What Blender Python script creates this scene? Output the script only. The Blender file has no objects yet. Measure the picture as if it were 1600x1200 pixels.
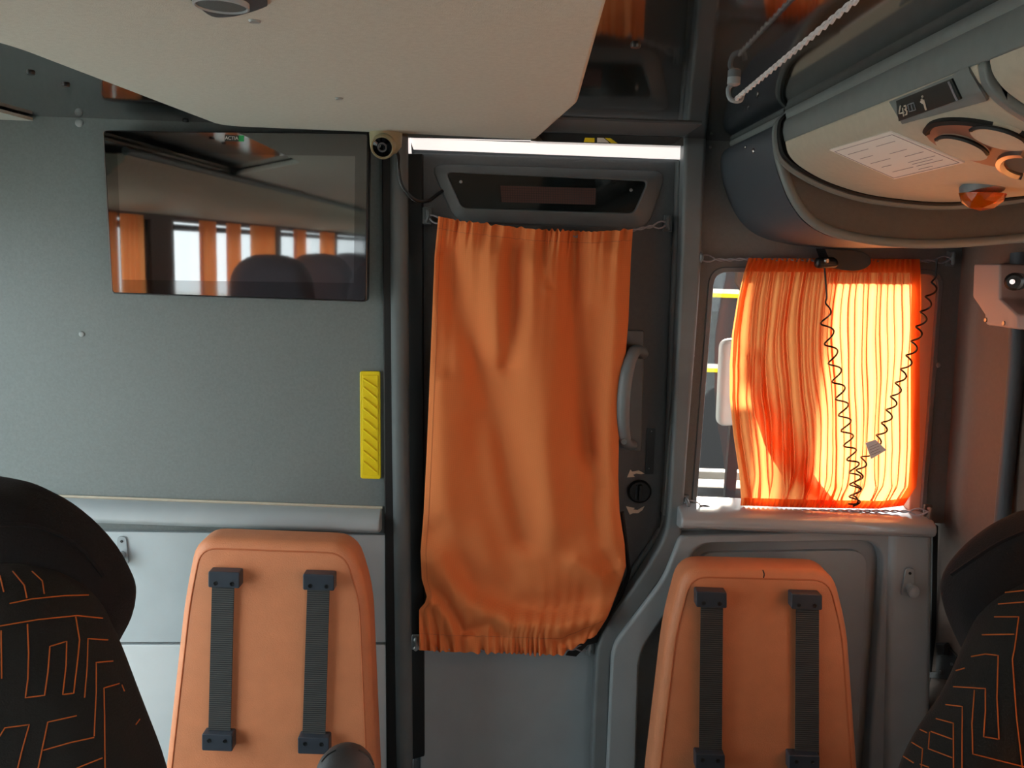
import bpy, bmesh, math, random
import numpy as np
from mathutils import Vector, Matrix
from mathutils.bvhtree import BVHTree
random.seed(3)
S = bpy.context.scene
COL = S.collection

# ------------------------------------------------------------------ camera
F = 1350.0
CAM = Vector((0, -1.7, 1.683))
yaw, pit, rol = 0.0, math.radians(8.84), 0.036
f = Vector((-math.sin(yaw)*math.cos(pit), math.cos(yaw)*math.cos(pit), -math.sin(pit)))
r0 = Vector((math.cos(yaw), math.sin(yaw), 0)); u0 = r0.cross(f)
rt = r0*math.cos(rol) + u0*math.sin(rol); up = u0*math.cos(rol) - r0*math.sin(rol)
cd = bpy.data.cameras.new('camera'); cam = bpy.data.objects.new('camera', cd); COL.objects.link(cam)
m3 = Matrix((rt, up, -f)).transposed()
cam.matrix_world = Matrix.Translation(CAM) @ m3.to_4x4()
cd.sensor_width = 36; cd.lens = F/1600*36; cd.clip_start = .02; cd.clip_end = 200
S.camera = cam

# ------------------------------------------------------------------ light
S.view_settings.view_transform = 'Standard'; S.view_settings.look = 'None'
S.view_settings.gamma = 1; S.view_settings.use_curve_mapping = False
S.view_settings.exposure = 0.0
W = bpy.data.worlds.new('sky'); S.world = W; W.use_nodes = True
nt = W.node_tree; bg = nt.nodes['Background']
bg.inputs[0].default_value = (0.90, 0.97, 1.0, 1); bg.inputs[1].default_value = 5.5
sd = bpy.data.lights.new('sun', 'SUN'); sd.energy = 26; sd.angle = math.radians(2.5); sd.color = (1, .96, .88)
sun = bpy.data.objects.new('sun', sd); COL.objects.link(sun)
sun.rotation_mode = 'QUATERNION'
sun.rotation_quaternion = Vector((-.20, -1, -.31)).to_track_quat('-Z', 'Y')
def portal(loc, d, sx, sy):
    l = bpy.data.lights.new('portal', 'AREA'); l.shape = 'RECTANGLE'; l.size = sx; l.size_y = sy; l.cycles.is_portal = True
    o = bpy.data.objects.new('portal', l); COL.objects.link(o); o.location = loc
    o.rotation_mode = 'QUATERNION'; o.rotation_quaternion = Vector(d).to_track_quat('-Z', 'Z')
ZC = CAM.z + .2185; YB = -6.2; XL = -1.25; XR = .85      # updated below to the bulkhead corner
LW = [(-.05, -1.40), (-1.6, -2.9), (-3.05, -4.35), (-4.5, -5.9)]     # left windows (y ranges)
RW = [(-.36, -1.45), (-1.6, -2.9), (-3.05, -4.35), (-4.5, -5.9)]
WZ = (.92, 1.74)
for i_, (a, b) in enumerate(LW): zb_ = .40 if i_ == 0 else WZ[0]; portal((XL-.03, (a+b)/2, (zb_+WZ[1])/2), (1, 0, 0), WZ[1]-zb_, a-b)
for a, b in RW: portal((XR+.03, (a+b)/2, sum(WZ)/2), (-1, 0, 0), WZ[1]-WZ[0], a-b)

# ------------------------------------------------------------------ pixel -> world
def ray(px, py): return (rt*(px-800) + up*(600-py) + f*F).normalized()
def P(px, py, Y=0.0):
    d = ray(px, py); return CAM + d*((Y-CAM.y)/d.y)
def PX(px, py, X):
    d = ray(px, py); return CAM + d*((X-CAM.x)/d.x)
def PZ(px, py, Z):
    d = ray(px, py); return CAM + d*((Z-CAM.z)/d.z)
def mpp(Y): return (Y-CAM.y)/F           # metres per pixel

# ------------------------------------------------------------------ materials
def lin(c): return tuple((x/255/12.92 if x/255 <= .04045 else ((x/255+.055)/1.055)**2.4) for x in c)
MATS = {}
def mat(name, rgb, rough=.6, metal=0, noise=0, nscale=40, bump=0, bscale=300, spec=.5, coat=0, emis=None, es=0, ior=1.45, kind=None):
    m = bpy.data.materials.new(name); m.use_nodes = True; n = m.node_tree; b = n.nodes['Principled BSDF']
    c = lin(rgb); b.inputs['Base Color'].default_value = (*c, 1); b.inputs['Roughness'].default_value = rough
    b.inputs['Metallic'].default_value = metal; b.inputs['Specular IOR Level'].default_value = spec
    b.inputs['Coat Weight'].default_value = coat; b.inputs['IOR'].default_value = ior
    tc = n.nodes.new('ShaderNodeTexCoord')
    if noise:
        t = n.nodes.new('ShaderNodeTexNoise'); t.inputs['Scale'].default_value = nscale; t.inputs['Detail'].default_value = 6
        n.links.new(tc.outputs['Object'], t.inputs['Vector'])
        r = n.nodes.new('ShaderNodeMapRange'); r.inputs[1].default_value = .3; r.inputs[2].default_value = .7
        r.inputs[3].default_value = 1-noise; r.inputs[4].default_value = 1+noise
        n.links.new(t.outputs[0], r.inputs[0])
        x = n.nodes.new('ShaderNodeVectorMath'); x.operation = 'SCALE'; x.inputs[0].default_value = c
        n.links.new(r.outputs[0], x.inputs['Scale']); n.links.new(x.outputs[0], b.inputs['Base Color'])
    if bump:
        t = n.nodes.new('ShaderNodeTexNoise'); t.inputs['Scale'].default_value = bscale; t.inputs['Detail'].default_value = 3
        n.links.new(tc.outputs['Object'], t.inputs['Vector'])
        k = n.nodes.new('ShaderNodeBump'); k.inputs['Strength'].default_value = bump; k.inputs['Distance'].default_value = .002
        n.links.new(t.outputs[0], k.inputs['Height']); n.links.new(k.outputs[0], b.inputs['Normal'])
    if emis:
        b.inputs['Emission Color'].default_value = (*lin(emis), 1); b.inputs['Emission Strength'].default_value = es
    MATS[name] = m; return m
def M(n): return MATS[n]
mat('laminate', (112, 121, 121), .5, noise=.07, nscale=220, bump=.12, bscale=500)
mat('headliner', (190, 192, 182), .95, noise=.05, nscale=160, bump=.25, bscale=700)
mat('gloss_ceiling', (24, 30, 30), .06, spec=.9, ior=1.9, noise=.3, nscale=6)
mat('door_plastic', (80, 86, 90), .5, noise=.06, nscale=120, bump=.25, bscale=900)
mat('door_frame', (96, 104, 108), .42, bump=.15, bscale=900, noise=.06, nscale=30)
mat('pillar', (112, 120, 124), .42, bump=.1, bscale=600, noise=.10, nscale=14)
mat('light_plastic', (164, 174, 178), .36, bump=.1, bscale=700, noise=.05, nscale=12)
mat('pale_panel', (178, 190, 195), .42, bump=.15, bscale=700, noise=.04, nscale=12)
mat('paler_panel', (205, 214, 217), .42, bump=.15, bscale=700, noise=.04, nscale=12)
mat('panel_grey', (152, 162, 167), .42, bump=.15, bscale=700, noise=.05, nscale=12)
mat('right_wall_grey', (110, 114, 114), .55, noise=.06, nscale=150, bump=.2, bscale=700)
mat('reveal_sun_beige', (205, 178, 156), .6)
mat('housing_pink', (168, 146, 140), .5, bump=.1)
mat('side_wall', (100, 86, 78), .7, noise=.05, nscale=120, bump=.2, bscale=700)
mat('rack_grey', (116, 124, 124), .45, noise=.05, nscale=60, bump=.1, bscale=800)
mat('rack_cream', (188, 180, 162), .6, noise=.04, nscale=100, bump=.2, bscale=900)
mat('rack_dark', (88, 88, 84), .6, noise=.06, nscale=120, bump=.2, bscale=900)
mat('fairing', (70, 78, 86), .55, bump=.2, bscale=800)
mat('rubber', (20, 22, 23), .6)
mat('black_plastic', (24, 26, 28), .35, bump=.1, bscale=600)
mat('buckle_black', (58, 66, 76), .38, bump=.05)
mat('black_glass', (5, 6, 7), .05, spec=.6)
mat('tv_screen', (20, 20, 20), .03, spec=1.0, ior=2.2)
mat('tv_bezel', (7, 8, 9), .04, spec=.9, ior=1.9)
mat('led_matrix', (84, 56, 50), .4)
mat('chrome', (200, 200, 200), .12, 1)
mat('steel', (150, 150, 152), .3, 1)
mat('yellow', (238, 214, 20), .45, bump=.1, bscale=400)
mat('camera_olive', (150, 142, 112), .5)
mat('white_plastic', (225, 222, 215), .5)
mat('white_print', (215, 205, 190), .6)
mat('paper', (238, 232, 224), .8)
mat('ink', (150, 135, 140), .8)
mat('badge_green', (30, 150, 80), .5)
mat('badge_dark', (30, 38, 36), .5)
mat('screw_cap', (150, 158, 158), .35)
mat('leather', (216, 140, 98), .48, noise=.05, nscale=25, bump=.35, bscale=420)
mat('thread', (196, 112, 70), .7)
mat('seat_fabric', (21, 20, 18), .95, noise=.12, nscale=300, bump=.4, bscale=500)
mat('seat_velour', (14, 12, 14), .98, noise=.1, nscale=200, bump=.4, bscale=400)
mat('orange_thread', (176, 88, 26), .8)
mat('armrest_vinyl', (62, 63, 66), .5, bump=.2, bscale=500)
mat('cord_grey', (150, 152, 160), .7, noise=.2, nscale=400)
mat('cord_white', (205, 203, 205), .7, noise=.15, nscale=400)
mat('coil_black', (14, 12, 14), .35)
mat('strip_white', (240, 232, 228), .6, emis=(255, 246, 240), es=.92)
mat('asphalt', (175, 178, 172), .9)
mat('seat_cover', (120, 122, 135), .9)
mat('cab_brown', (110, 80, 66), .8)
mat('cab_dark', (40, 42, 48), .6)
mat('tag_metal', (225, 225, 228), .4)
mat('floor_vinyl', (75, 78, 80), .6, noise=.1, nscale=80)
mat('speaker_mesh', (85, 92, 92), .7, bump=.8, bscale=1500)
def amber():
    m = mat('amber_lens', (255, 120, 10), .12)
    b = m.node_tree.nodes['Principled BSDF']; b.inputs['Transmission Weight'].default_value = .75
amber()
def glass():
    m = bpy.data.materials.new('window_glass'); m.use_nodes = True; n = m.node_tree; n.nodes.remove(n.nodes['Principled BSDF'])
    t = n.nodes.new('ShaderNodeBsdfTransparent'); t.inputs[0].default_value = (.93, .95, .95, 1)
    g = n.nodes.new('ShaderNodeBsdfGlossy'); g.inputs['Roughness'].default_value = .02
    lw = n.nodes.new('ShaderNodeLayerWeight'); lw.inputs[0].default_value = .5
    pw = n.nodes.new('ShaderNodeMath'); pw.operation = 'POWER'; pw.inputs[1].default_value = 5; n.links.new(lw.outputs['Facing'], pw.inputs[0])
    fr = n.nodes.new('ShaderNodeMapRange'); fr.inputs[3].default_value = .035; fr.inputs[4].default_value = .9; n.links.new(pw.outputs[0], fr.inputs[0])
    x = n.nodes.new('ShaderNodeMixShader'); n.links.new(fr.outputs[0], x.inputs[0]); n.links.new(t.outputs[0], x.inputs[1]); n.links.new(g.outputs[0], x.inputs[2])
    n.links.new(x.outputs[0], n.nodes['Material Output'].inputs[0]); MATS['glass'] = m
glass()
def cloth(name, base, trans, k, gap=0.0):
    m = bpy.data.materials.new(name); m.use_nodes = True; n = m.node_tree; n.nodes.remove(n.nodes['Principled BSDF'])
    tc = n.nodes.new('ShaderNodeTexCoord')
    d = n.nodes.new('ShaderNodeBsdfDiffuse'); t = n.nodes.new('ShaderNodeBsdfTranslucent')
    t.inputs[0].default_value = (*lin(trans), 1)
    # woven threads: fine crossing waves used for colour and relief
    w = []
    for ax in ('X', 'Z'):
        v = n.nodes.new('ShaderNodeTexWave'); v.bands_direction = ax; v.inputs['Scale'].default_value = 170; v.inputs['Distortion'].default_value = .4
        n.links.new(tc.outputs['Object'], v.inputs['Vector']); w.append(v)
    a = n.nodes.new('ShaderNodeMath'); a.operation = 'ADD'; n.links.new(w[0].outputs['Fac'], a.inputs[0]); n.links.new(w[1].outputs['Fac'], a.inputs[1])
    r = n.nodes.new('ShaderNodeMapRange'); r.inputs[2].default_value = 2; r.inputs[3].default_value = .86; r.inputs[4].default_value = 1.12
    n.links.new(a.outputs[0], r.inputs[0])
    x = n.nodes.new('ShaderNodeVectorMath'); x.operation = 'SCALE'; x.inputs[0].default_value = lin(base)
    n.links.new(r.outputs[0], x.inputs['Scale']); n.links.new(x.outputs[0], d.inputs[0])
    bp = n.nodes.new('ShaderNodeBump'); bp.inputs['Strength'].default_value = .15; bp.inputs['Distance'].default_value = .0008
    n.links.new(a.outputs[0], bp.inputs['Height']); n.links.new(bp.outputs[0], d.inputs['Normal'])
    mx = n.nodes.new('ShaderNodeMixShader'); mx.inputs[0].default_value = k
    n.links.new(d.outputs[0], mx.inputs[1]); n.links.new(t.outputs[0], mx.inputs[2])
    out = mx
    if gap:
        tr = n.nodes.new('ShaderNodeBsdfTransparent'); tr.inputs[0].default_value = (1, .8, .5, 1)
        m2 = n.nodes.new('ShaderNodeMixShader'); m2.inputs[0].default_value = gap
        n.links.new(mx.outputs[0], m2.inputs[1]); n.links.new(tr.outputs[0], m2.inputs[2]); out = m2
    n.links.new(out.outputs[0], n.nodes['Material Output'].inputs[0]); MATS[name] = m
cloth('door_cloth', (234, 138, 84), (230, 110, 40), .06)
cloth('window_cloth', (226, 120, 62), (255, 165, 98), .66)
def webbing():
    m = mat('webbing', (50, 54, 58), .8); n = m.node_tree; b = n.nodes['Principled BSDF']
    tc = n.nodes.new('ShaderNodeTexCoord'); v = n.nodes.new('ShaderNodeTexWave'); v.bands_direction = 'Z'; v.inputs['Scale'].default_value = 75
    n.links.new(tc.outputs['Object'], v.inputs['Vector'])
    r = n.nodes.new('ShaderNodeMix'); r.data_type = 'RGBA'; r.inputs[6].default_value = (*lin((38, 42, 46)), 1); r.inputs[7].default_value = (*lin((80, 82, 80)), 1)
    n.links.new(v.outputs['Fac'], r.inputs[0]); n.links.new(r.outputs[2], b.inputs['Base Color'])
    k = n.nodes.new('ShaderNodeBump'); k.inputs['Strength'].default_value = .5; k.inputs['Distance'].default_value = .001
    n.links.new(v.outputs['Fac'], k.inputs['Height']); n.links.new(k.outputs[0], b.inputs['Normal'])
webbing()

# ------------------------------------------------------------------ objects
def tag(o, label=None, cat=None, group=None, kind=None):
    if label: o['label'] = label
    if cat: o['category'] = cat
    if group: o['group'] = group
    if kind: o['kind'] = kind
    return o
def thing(name, loc, label, cat, group=None):
    o = bpy.data.objects.new(name, None); COL.objects.link(o); o.location = loc; o.empty_display_size = .05
    return tag(o, label, cat, group)
def root_struct(name, loc=(0, 0, 0)):
    o = bpy.data.objects.new(name, None); COL.objects.link(o); o.location = loc; o['kind'] = 'structure'; return o
def base_loc(o):
    v = Vector((0, 0, 0))
    while o is not None: v = v + o.location; o = o.parent
    return v
def obj(name, bm, m, parent=None, smooth=True, bevel=0, seg=2, kind=None):
    bmesh.ops.recalc_face_normals(bm, faces=bm.faces)
    me = bpy.data.meshes.new(name)
    # origin at centre of the piece
    c = Vector((0, 0, 0))
    if len(bm.verts):
        for v in bm.verts: c += v.co
        c /= len(bm.verts)
    for v in bm.verts: v.co -= c
    bm.to_mesh(me); bm.free()
    me.materials.append(M(m) if isinstance(m, str) else m)
    if smooth:
        me.shade_smooth()
    o = bpy.data.objects.new(name, me); COL.objects.link(o)
    o.location = c
    if parent is not None:
        o.parent = parent; o.location = c - base_loc(parent)
    if smooth and not bevel: me.set_sharp_from_angle(angle=math.radians(40))
    if bevel:
        b = o.modifiers.new('bevel', 'BEVEL'); b.width = bevel; b.segments = seg; b.limit_method = 'ANGLE'; b.angle_limit = math.radians(38)
        b.harden_normals = True
    if kind: o['kind'] = kind
    return o
def rpoly(pts, r, n=6):
    """round the corners of a 2D pixel polygon; r single or per corner"""
    out = []; N = len(pts)
    rr = r if isinstance(r, (list, tuple)) else [r]*N
    for i in range(N):
        p = Vector(pts[i]); a = Vector(pts[i-1]); b = Vector(pts[(i+1) % N]); R = rr[i]
        if R <= 0: out += [tuple(p)]*1 if n else []; continue
        u = (a-p); v = (b-p); R2 = min(R, u.length*.49, v.length*.49); u.normalize(); v.normalize()
        s = p+u*R2; e = p+v*R2
        for k in range(n+1):
            t = k/n; out.append(tuple(s*(1-t)**2 + p*2*t*(1-t) + e*t*t))
    return out
def prism(name, pts, off, m, parent=None, bevel=0, smooth=True, seg=2, kind=None, bm_only=False):
    bm = bmesh.new(); off = Vector(off)
    a = [bm.verts.new(p) for p in pts]; b = [bm.verts.new(Vector(p)+off) for p in pts]
    n = len(pts)
    bm.faces.new(a); bm.faces.new(b[::-1])
    for i in range(n): bm.faces.new((a[i], b[i], b[(i+1) % n], a[(i+1) % n]))
    if bm_only: return bm
    return obj(name, bm, m, parent, smooth, bevel, seg, kind)
def slab(name, poly, Y, t, m, parent=None, bevel=0, seg=2, kind=None):
    """pixel polygon standing on the plane y=Y (front face), thickness t away from the camera"""
    return prism(name, [P(x, y, Y) for x, y in poly], (0, t, 0), m, parent, bevel, True, seg, kind)
def box(name, lo, hi, m, parent=None, bevel=0, kind=None):
    lo = Vector(lo); hi = Vector(hi)
    return prism(name, [(lo.x, lo.y, lo.z), (hi.x, lo.y, lo.z), (hi.x, lo.y, hi.z), (lo.x, lo.y, hi.z)], (0, hi.y-lo.y, 0), m, parent, bevel, True, 2, kind)
def frame(name, outer, inner, Y, t, m, parent=None, bevel=0, seg=2, kind=None, Yin=None):
    """ring between two pixel polygons with the same number of points"""
    bm = bmesh.new(); n = len(outer); off = Vector((0, t, 0)); Yi = Y if Yin is None else Yin
    A = [bm.verts.new(P(x, y, Y)) for x, y in outer]; B = [bm.verts.new(P(x, y, Yi)) for x, y in inner]
    C = [bm.verts.new(P(x, y, Y)+off) for x, y in outer]; D = [bm.verts.new(Vector((P(x, y, Yi).x, Y+t, P(x, y, Yi).z))) for x, y in inner]
    for i in range(n):
        j = (i+1) % n
        bm.faces.new((A[i], A[j], B[j], B[i])); bm.faces.new((C[i], D[i], D[j], C[j]))
        bm.faces.new((A[i], C[i], C[j], A[j])); bm.faces.new((B[i], B[j], D[j], D[i]))
    return obj(name, bm, m, parent, True, bevel, seg, kind)
def poly_offset(pts, d):
    n = len(pts); out = []
    area = sum(pts[i][0]*pts[(i+1) % n][1]-pts[(i+1) % n][0]*pts[i][1] for i in range(n))
    sg = 1 if area > 0 else -1
    for i in range(n):
        a = Vector(pts[i-1]); p = Vector(pts[i]); b = Vector(pts[(i+1) % n])
        e1 = (p-a); e2 = (b-p)
        if e1.length < 1e-9: e1 = e2
        if e2.length < 1e-9: e2 = e1
        e1.normalize(); e2.normalize()
        n1 = Vector((-e1.y, e1.x))*sg; n2 = Vector((-e2.y, e2.x))*sg; nn = n1+n2
        if nn.length < 1e-6: nn = n1
        nn.normalize(); k = 1/max(.5, nn.dot(n1))
        out.append(tuple(p+nn*d*k))
    return out
def cushion(name, poly, Y, t, r, m, parent=None, rb=None, seg=6, bulge=0, cap=.0, yp=None):
    """pixel outline -> padded slab with round front and back edges, slightly domed face"""
    pts = [(P(x, y, Y if yp is None else yp).x, P(x, y, Y if yp is None else yp).z) for x, y in poly]
    pts = [(x if x < .78 else .78+(x-.78)*.2, z) for x, z in pts]
    rb = r if rb is None else rb
    bm = bmesh.new(); rings = []
    def ring(d, y): rings.append([bm.verts.new((x, y, z)) for x, z in poly_offset(pts, d)])
    for k in range(seg+1):
        a = math.pi/2*k/seg; ring(rb*(1-math.sin(a)), Y+t-rb+rb*math.cos(a))
    for k in range(seg+1):
        a = math.pi/2*k/seg; ring(r*(1-math.cos(a)), Y+r-r*math.sin(a))
    n = len(pts)
    for a, b in zip(rings, rings[1:]):
        for i in range(n): bm.faces.new((a[i], a[(i+1) % n], b[(i+1) % n], b[i]))
    bm.faces.new(rings[0])
    last = rings[-1]; cx = sum(v.co.x for v in last)/n; cz = sum(v.co.z for v in last)/n; y0 = last[0].co.y; prev = last
    for fr in (.85, .6, .3):
        cur = [bm.verts.new((cx+(v.co.x-cx)*fr, y0-bulge*.5*(1-fr*fr), cz+(v.co.z-cz)*fr)) for v in last]
        for i in range(n): bm.faces.new((prev[i], prev[(i+1) % n], cur[(i+1) % n], cur[i]))
        prev = cur
    cv = bm.verts.new((cx, y0-bulge*.5, cz))
    for i in range(n): bm.faces.new((prev[i], prev[(i+1) % n], cv))
    return obj(name, bm, m, parent)
def catmull(pts, n=8):
    pts = [Vector(p) for p in pts]
    if len(pts) < 3: return [pts[0].lerp(pts[-1], i/n) for i in range(n+1)]
    q = [pts[0]*2-pts[1]] + pts + [pts[-1]*2-pts[-2]]; out = []
    for i in range(1, len(q)-2):
        a, b, c, d = q[i-1:i+3]
        for k in range(n):
            t = k/n; out.append(.5*((2*b)+(c-a)*t+(2*a-5*b+4*c-d)*t*t+(3*b-a-3*c+d)*t**3))
    out.append(pts[-1]); return out
def tube_bm(bm, path, rad, res=8, flat=1.0, closed=False):
    path = [Vector(p) for p in path]; n = len(path); R = rad if isinstance(rad, (list, tuple)) else [rad]*n
    T = [(path[min(i+1, n-1)]-path[max(i-1, 0)]).normalized() for i in range(n)]
    ref = Vector((0, -1, 0)) if abs(T[0].y) < .9 else Vector((0, 0, 1))
    N = (ref-T[0]*ref.dot(T[0])).normalized(); rings = []
    for i in range(n):
        N = (N-T[i]*N.dot(T[i])).normalized(); B = T[i].cross(N)
        rings.append([bm.verts.new(path[i]+(N*math.cos(a)*flat+B*math.sin(a))*R[i]) for a in [2*math.pi*k/res for k in range(res)]])
    for a, b in zip(rings, rings[1:]):
        for i in range(res): bm.faces.new((a[i], a[(i+1) % res], b[(i+1) % res], b[i]))
    bm.faces.new(rings[0][::-1]); bm.faces.new(rings[-1])
    return bm
def tube(name, path, rad, m, parent=None, res=8, flat=1.0, smooth_n=0, kind=None):
    if smooth_n: path = catmull(path, smooth_n)
    return obj(name, tube_bm(bmesh.new(), path, rad, res, flat), m, parent, kind=kind)
def lathe(name, prof, c, axis, m, parent=None, res=24, sx=1, kind=None):
    """prof: list of (r, h) ; h measured along axis from c"""
    axis = Vector(axis).normalized(); ref = Vector((0, 0, 1)) if abs(axis.z) < .9 else Vector((1, 0, 0))
    u = ref.cross(axis).normalized(); v = axis.cross(u); bm = bmesh.new(); rings = []; c = Vector(c)
    for r, h in prof:
        rings.append([bm.verts.new(c+axis*h+(u*math.cos(a)*sx+v*math.sin(a))*max(r, 1e-5)) for a in [2*math.pi*k/res for k in range(res)]])
    for a, b in zip(rings, rings[1:]):
        for i in range(res): bm.faces.new((a[i], a[(i+1) % res], b[(i+1) % res], b[i]))
    bm.faces.new(rings[0][::-1]); bm.faces.new(rings[-1])
    return obj(name, bm, m, parent, kind=kind)
def dome(name, c, axis, r, h, m, parent=None, res=20, kind=None):
    return lathe(name, [(r, -.001), (r, h*.25), (r*.88, h*.65), (r*.6, h*.9), (r*.2, h)], c, axis, m, parent, res, kind=kind)
def text(name, s, size, mw, m, parent=None, depth=.0006):
    cu = bpy.data.curves.new('t', 'FONT'); cu.body = s; cu.size = size; cu.extrude = depth; cu.align_x = 'CENTER'; cu.align_y = 'CENTER'
    to = bpy.data.objects.new('t', cu); COL.objects.link(to); bpy.context.view_layer.update()
    me = bpy.data.meshes.new_from_object(to.evaluated_get(bpy.context.evaluated_depsgraph_get()))
    bpy.data.objects.remove(to); bm = bmesh.new(); bm.from_mesh(me); bmesh.ops.transform(bm, matrix=mw, verts=bm.verts)
    return obj(name, bm, m, parent, smooth=False)
def facing(c, sx=1.0):       # text matrix: lies in XZ plane, facing the camera side
    return Matrix.Translation(c) @ Matrix.Rotation(math.radians(90), 4, 'X') @ Matrix.Diagonal((sx, 1, 1, 1))
def bvh(objs):
    vs = []; fs = []
    for o in objs:
        b = len(vs); off = base_loc(o)
        vs += [v.co+off for v in o.data.vertices]; fs += [[b+i for i in p.vertices] for p in o.data.polygons]
    return BVHTree.FromPolygons(vs, fs)
def hit(tree, px, py, lift=0.0):
    loc, nor, i, d = tree.ray_cast(CAM, ray(px, py))
    if loc is None: return None, None
    if nor.dot(ray(px, py)) > 0: nor = -nor
    return loc+nor*lift, nor

# ================================================================== SHELL
# floor and ceiling
prism('floor', [(XL-.05, YB-.1, 0), (XR+.05, YB-.1, 0), (XR+.05, 1.0, 0), (XL-.05, 1.0, 0)], (0, 0, -.06), 'floor_vinyl', kind='structure')
ceil = prism('ceiling', [(XL-.1, YB-.1, ZC), (XR+.15, YB-.1, ZC), (XR+.15, .8, ZC), (XL-.1, .8, ZC)], (0, 0, .05), 'gloss_ceiling', kind='structure')
def wall_holes(name, X, t, ys, m, y0, y1, low=None):
    bm = bmesh.new()
    def bx(ya, yb, za, zb):
        v = [bm.verts.new((x, y, z)) for x in (X, X+t) for y in (ya, yb) for z in (za, zb)]
        for q in ((0, 1, 3, 2), (4, 6, 7, 5), (0, 4, 5, 1), (2, 3, 7, 6), (0, 2, 6, 4), (1, 5, 7, 3)): bm.faces.new([v[i] for i in q])
    if low: bx(ys[0][0], y0, -.05, WZ[0]); bx(ys[0][1], ys[0][0], -.05, low); bx(y1, ys[0][1], -.05, WZ[0])
    else: bx(y1, y0, -.05, WZ[0])
    bx(y1, y0, WZ[1], ZC)
    cur = y0
    for a, b in ys: bx(a, cur, WZ[0], WZ[1]); cur = b
    bx(y1, cur, WZ[0], WZ[1])
    return obj(name, bm, m, smooth=False, kind='structure')
wall_holes('wall_left', XL, -.05, LW, 'side_wall', .05, YB, .40)
wr = wall_holes('wall_right', XR, .05, RW, 'side_wall', .045, YB)
_a = P(1503, 400); _b = P(1452, 1150)
def wx(z): z = max(z, 1.0); return _b.x+(_a.x-_b.x)*(z-_b.z)/(_a.z-_b.z)
bm_ = bmesh.new(); bm_.from_mesh(wr.data)
bmesh.ops.bisect_plane(bm_, geom=bm_.verts[:]+bm_.edges[:]+bm_.faces[:], plane_co=(0, 0, 1.0-wr.location.z), plane_no=(0, 0, 1))
for v in bm_.verts: v.co.x += wx(v.co.z+wr.location.z)-XR
bm_.to_mesh(wr.data); bm_.free()
box('wall_back', (XL-.05, YB-.05, 0), (XR+.05, YB, ZC), 'rack_grey', kind='structure')
wn = 10
for side, X, ys in ((-1, XL-.03, LW), (1, XR+.035, RW)):
    for a, b in ys:
        w = root_struct('window_%d' % wn, (X, (a+b)/2, WZ[0])); wn += 1
        zb_ = .40 if side < 0 and a > -.1 else WZ[0]
        box('pane', (X-.003, b, zb_), (X+.003, a, WZ[1]), 'glass', w)
        bm = bmesh.new(); xx = X+.012*(-side)
        tube_bm(bm, catmull([(xx, a-.03, zb_+.02), (xx, b+.03, zb_+.02)], 4), .012, 6)
        tube_bm(bm, catmull([(xx, a-.03, WZ[1]-.02), (xx, b+.03, WZ[1]-.02)], 4), .012, 6)
        tube_bm(bm, [(xx, a-.012, zb_), (xx, a-.012, WZ[1])], .013, 6); tube_bm(bm, [(xx, b+.012, zb_), (xx, b+.012, WZ[1])], .013, 6)
        obj('window_seal', bm, 'rubber', w)

# bulkhead, left of the door
wf = box('wall_front', (XL, 0, 0), (P(612, 500).x, .05, ZC), 'laminate', kind='structure')
for px, py, r in ((128, 522, .006), (124, 192, .008)):
    dome('screw_cap', P(px, py, 0), (0, -1, 0), r, .003, 'screw_cap', wf, 16)
# bulkhead above the door, and right part with the window hole
O = rpoly([(1085, 150), (1512, 150), (1462, 830), (1040, 830)], 0)
fo = [(1085, 190), (1550, 195), (1540, 820), (1036, 806)]
fi = [(1112, 420), (1473, 424), (1444, 806), (1083, 799)]
fo_r = rpoly(fo, 1, 6); fi_r = rpoly(fi, [26, 26, 8, 8], 6)
wfr = frame('wall_front_right', fo_r, fi_r, 0, .05, 'right_wall_grey', bevel=.004, kind='structure')
for px, py, r in ((1110, 230, .003), (1465, 570, .006), (1082, 556, .004)):
    dome('screw_cap', P(px, py, 0), (0, -1, 0), r, .004, 'screw_cap', wfr, 14)
box('wall_front_upper', (P(600, 250).x, .055, P(800, 262).z), (XR, .09, ZC), 'door_plastic', kind='structure')
box('wall_front_lower', (P(1040, 800).x, .055, 0), (XR, .09, P(1200, 812, .05).z), 'door_plastic', kind='structure')
# recess lining right of the window, sun glow put into its beige
slab('trim_3', [(1434, 424), (1474, 424), (1447, 812), (1420, 806)], .006, .03, 'reveal_sun_beige', bevel=.003, kind='structure')
win = root_struct('window_1', P(1270, 800, .05))
frame('window_frame', rpoly(poly_offset(fi, -3), [28, 28, 10, 10]), rpoly(poly_offset(fi, 5), [22, 22, 6, 6]), -.003, .045, 'pillar', win, bevel=.002)
slab('pane', [(1100, 405), (1490, 405), (1460, 818), (1070, 812)], .042, .004, 'glass', win)

# door
door = root_struct('door_1', P(850, 1200, .03))
DY = .03
slab('door_panel', [(646, 238), (1072, 250), (1052, 820), (1003, 885), (930, 1000), (915, 1600), (640, 1600), (650, 800)], DY, .03, 'door_plastic', door, bevel=.003)
# lower plate
slab('kick_plate', rpoly([(657, 1005), (932, 1000), (921, 1600), (655, 1600)], [6, 6, 0, 0]), DY-.008, .01, 'panel_grey', door, bevel=.004)
# edge rib on the right side of the door
tube('edge_rib', [P(1062, 252, DY-.005), P(1052, 500, DY-.005), P(1041, 790, DY-.005), P(1028, 835, DY-.005), P(990, 893, DY-.005), P(948, 970, DY-.005)], .008, 'door_frame', door, 10, smooth_n=6)
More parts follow.
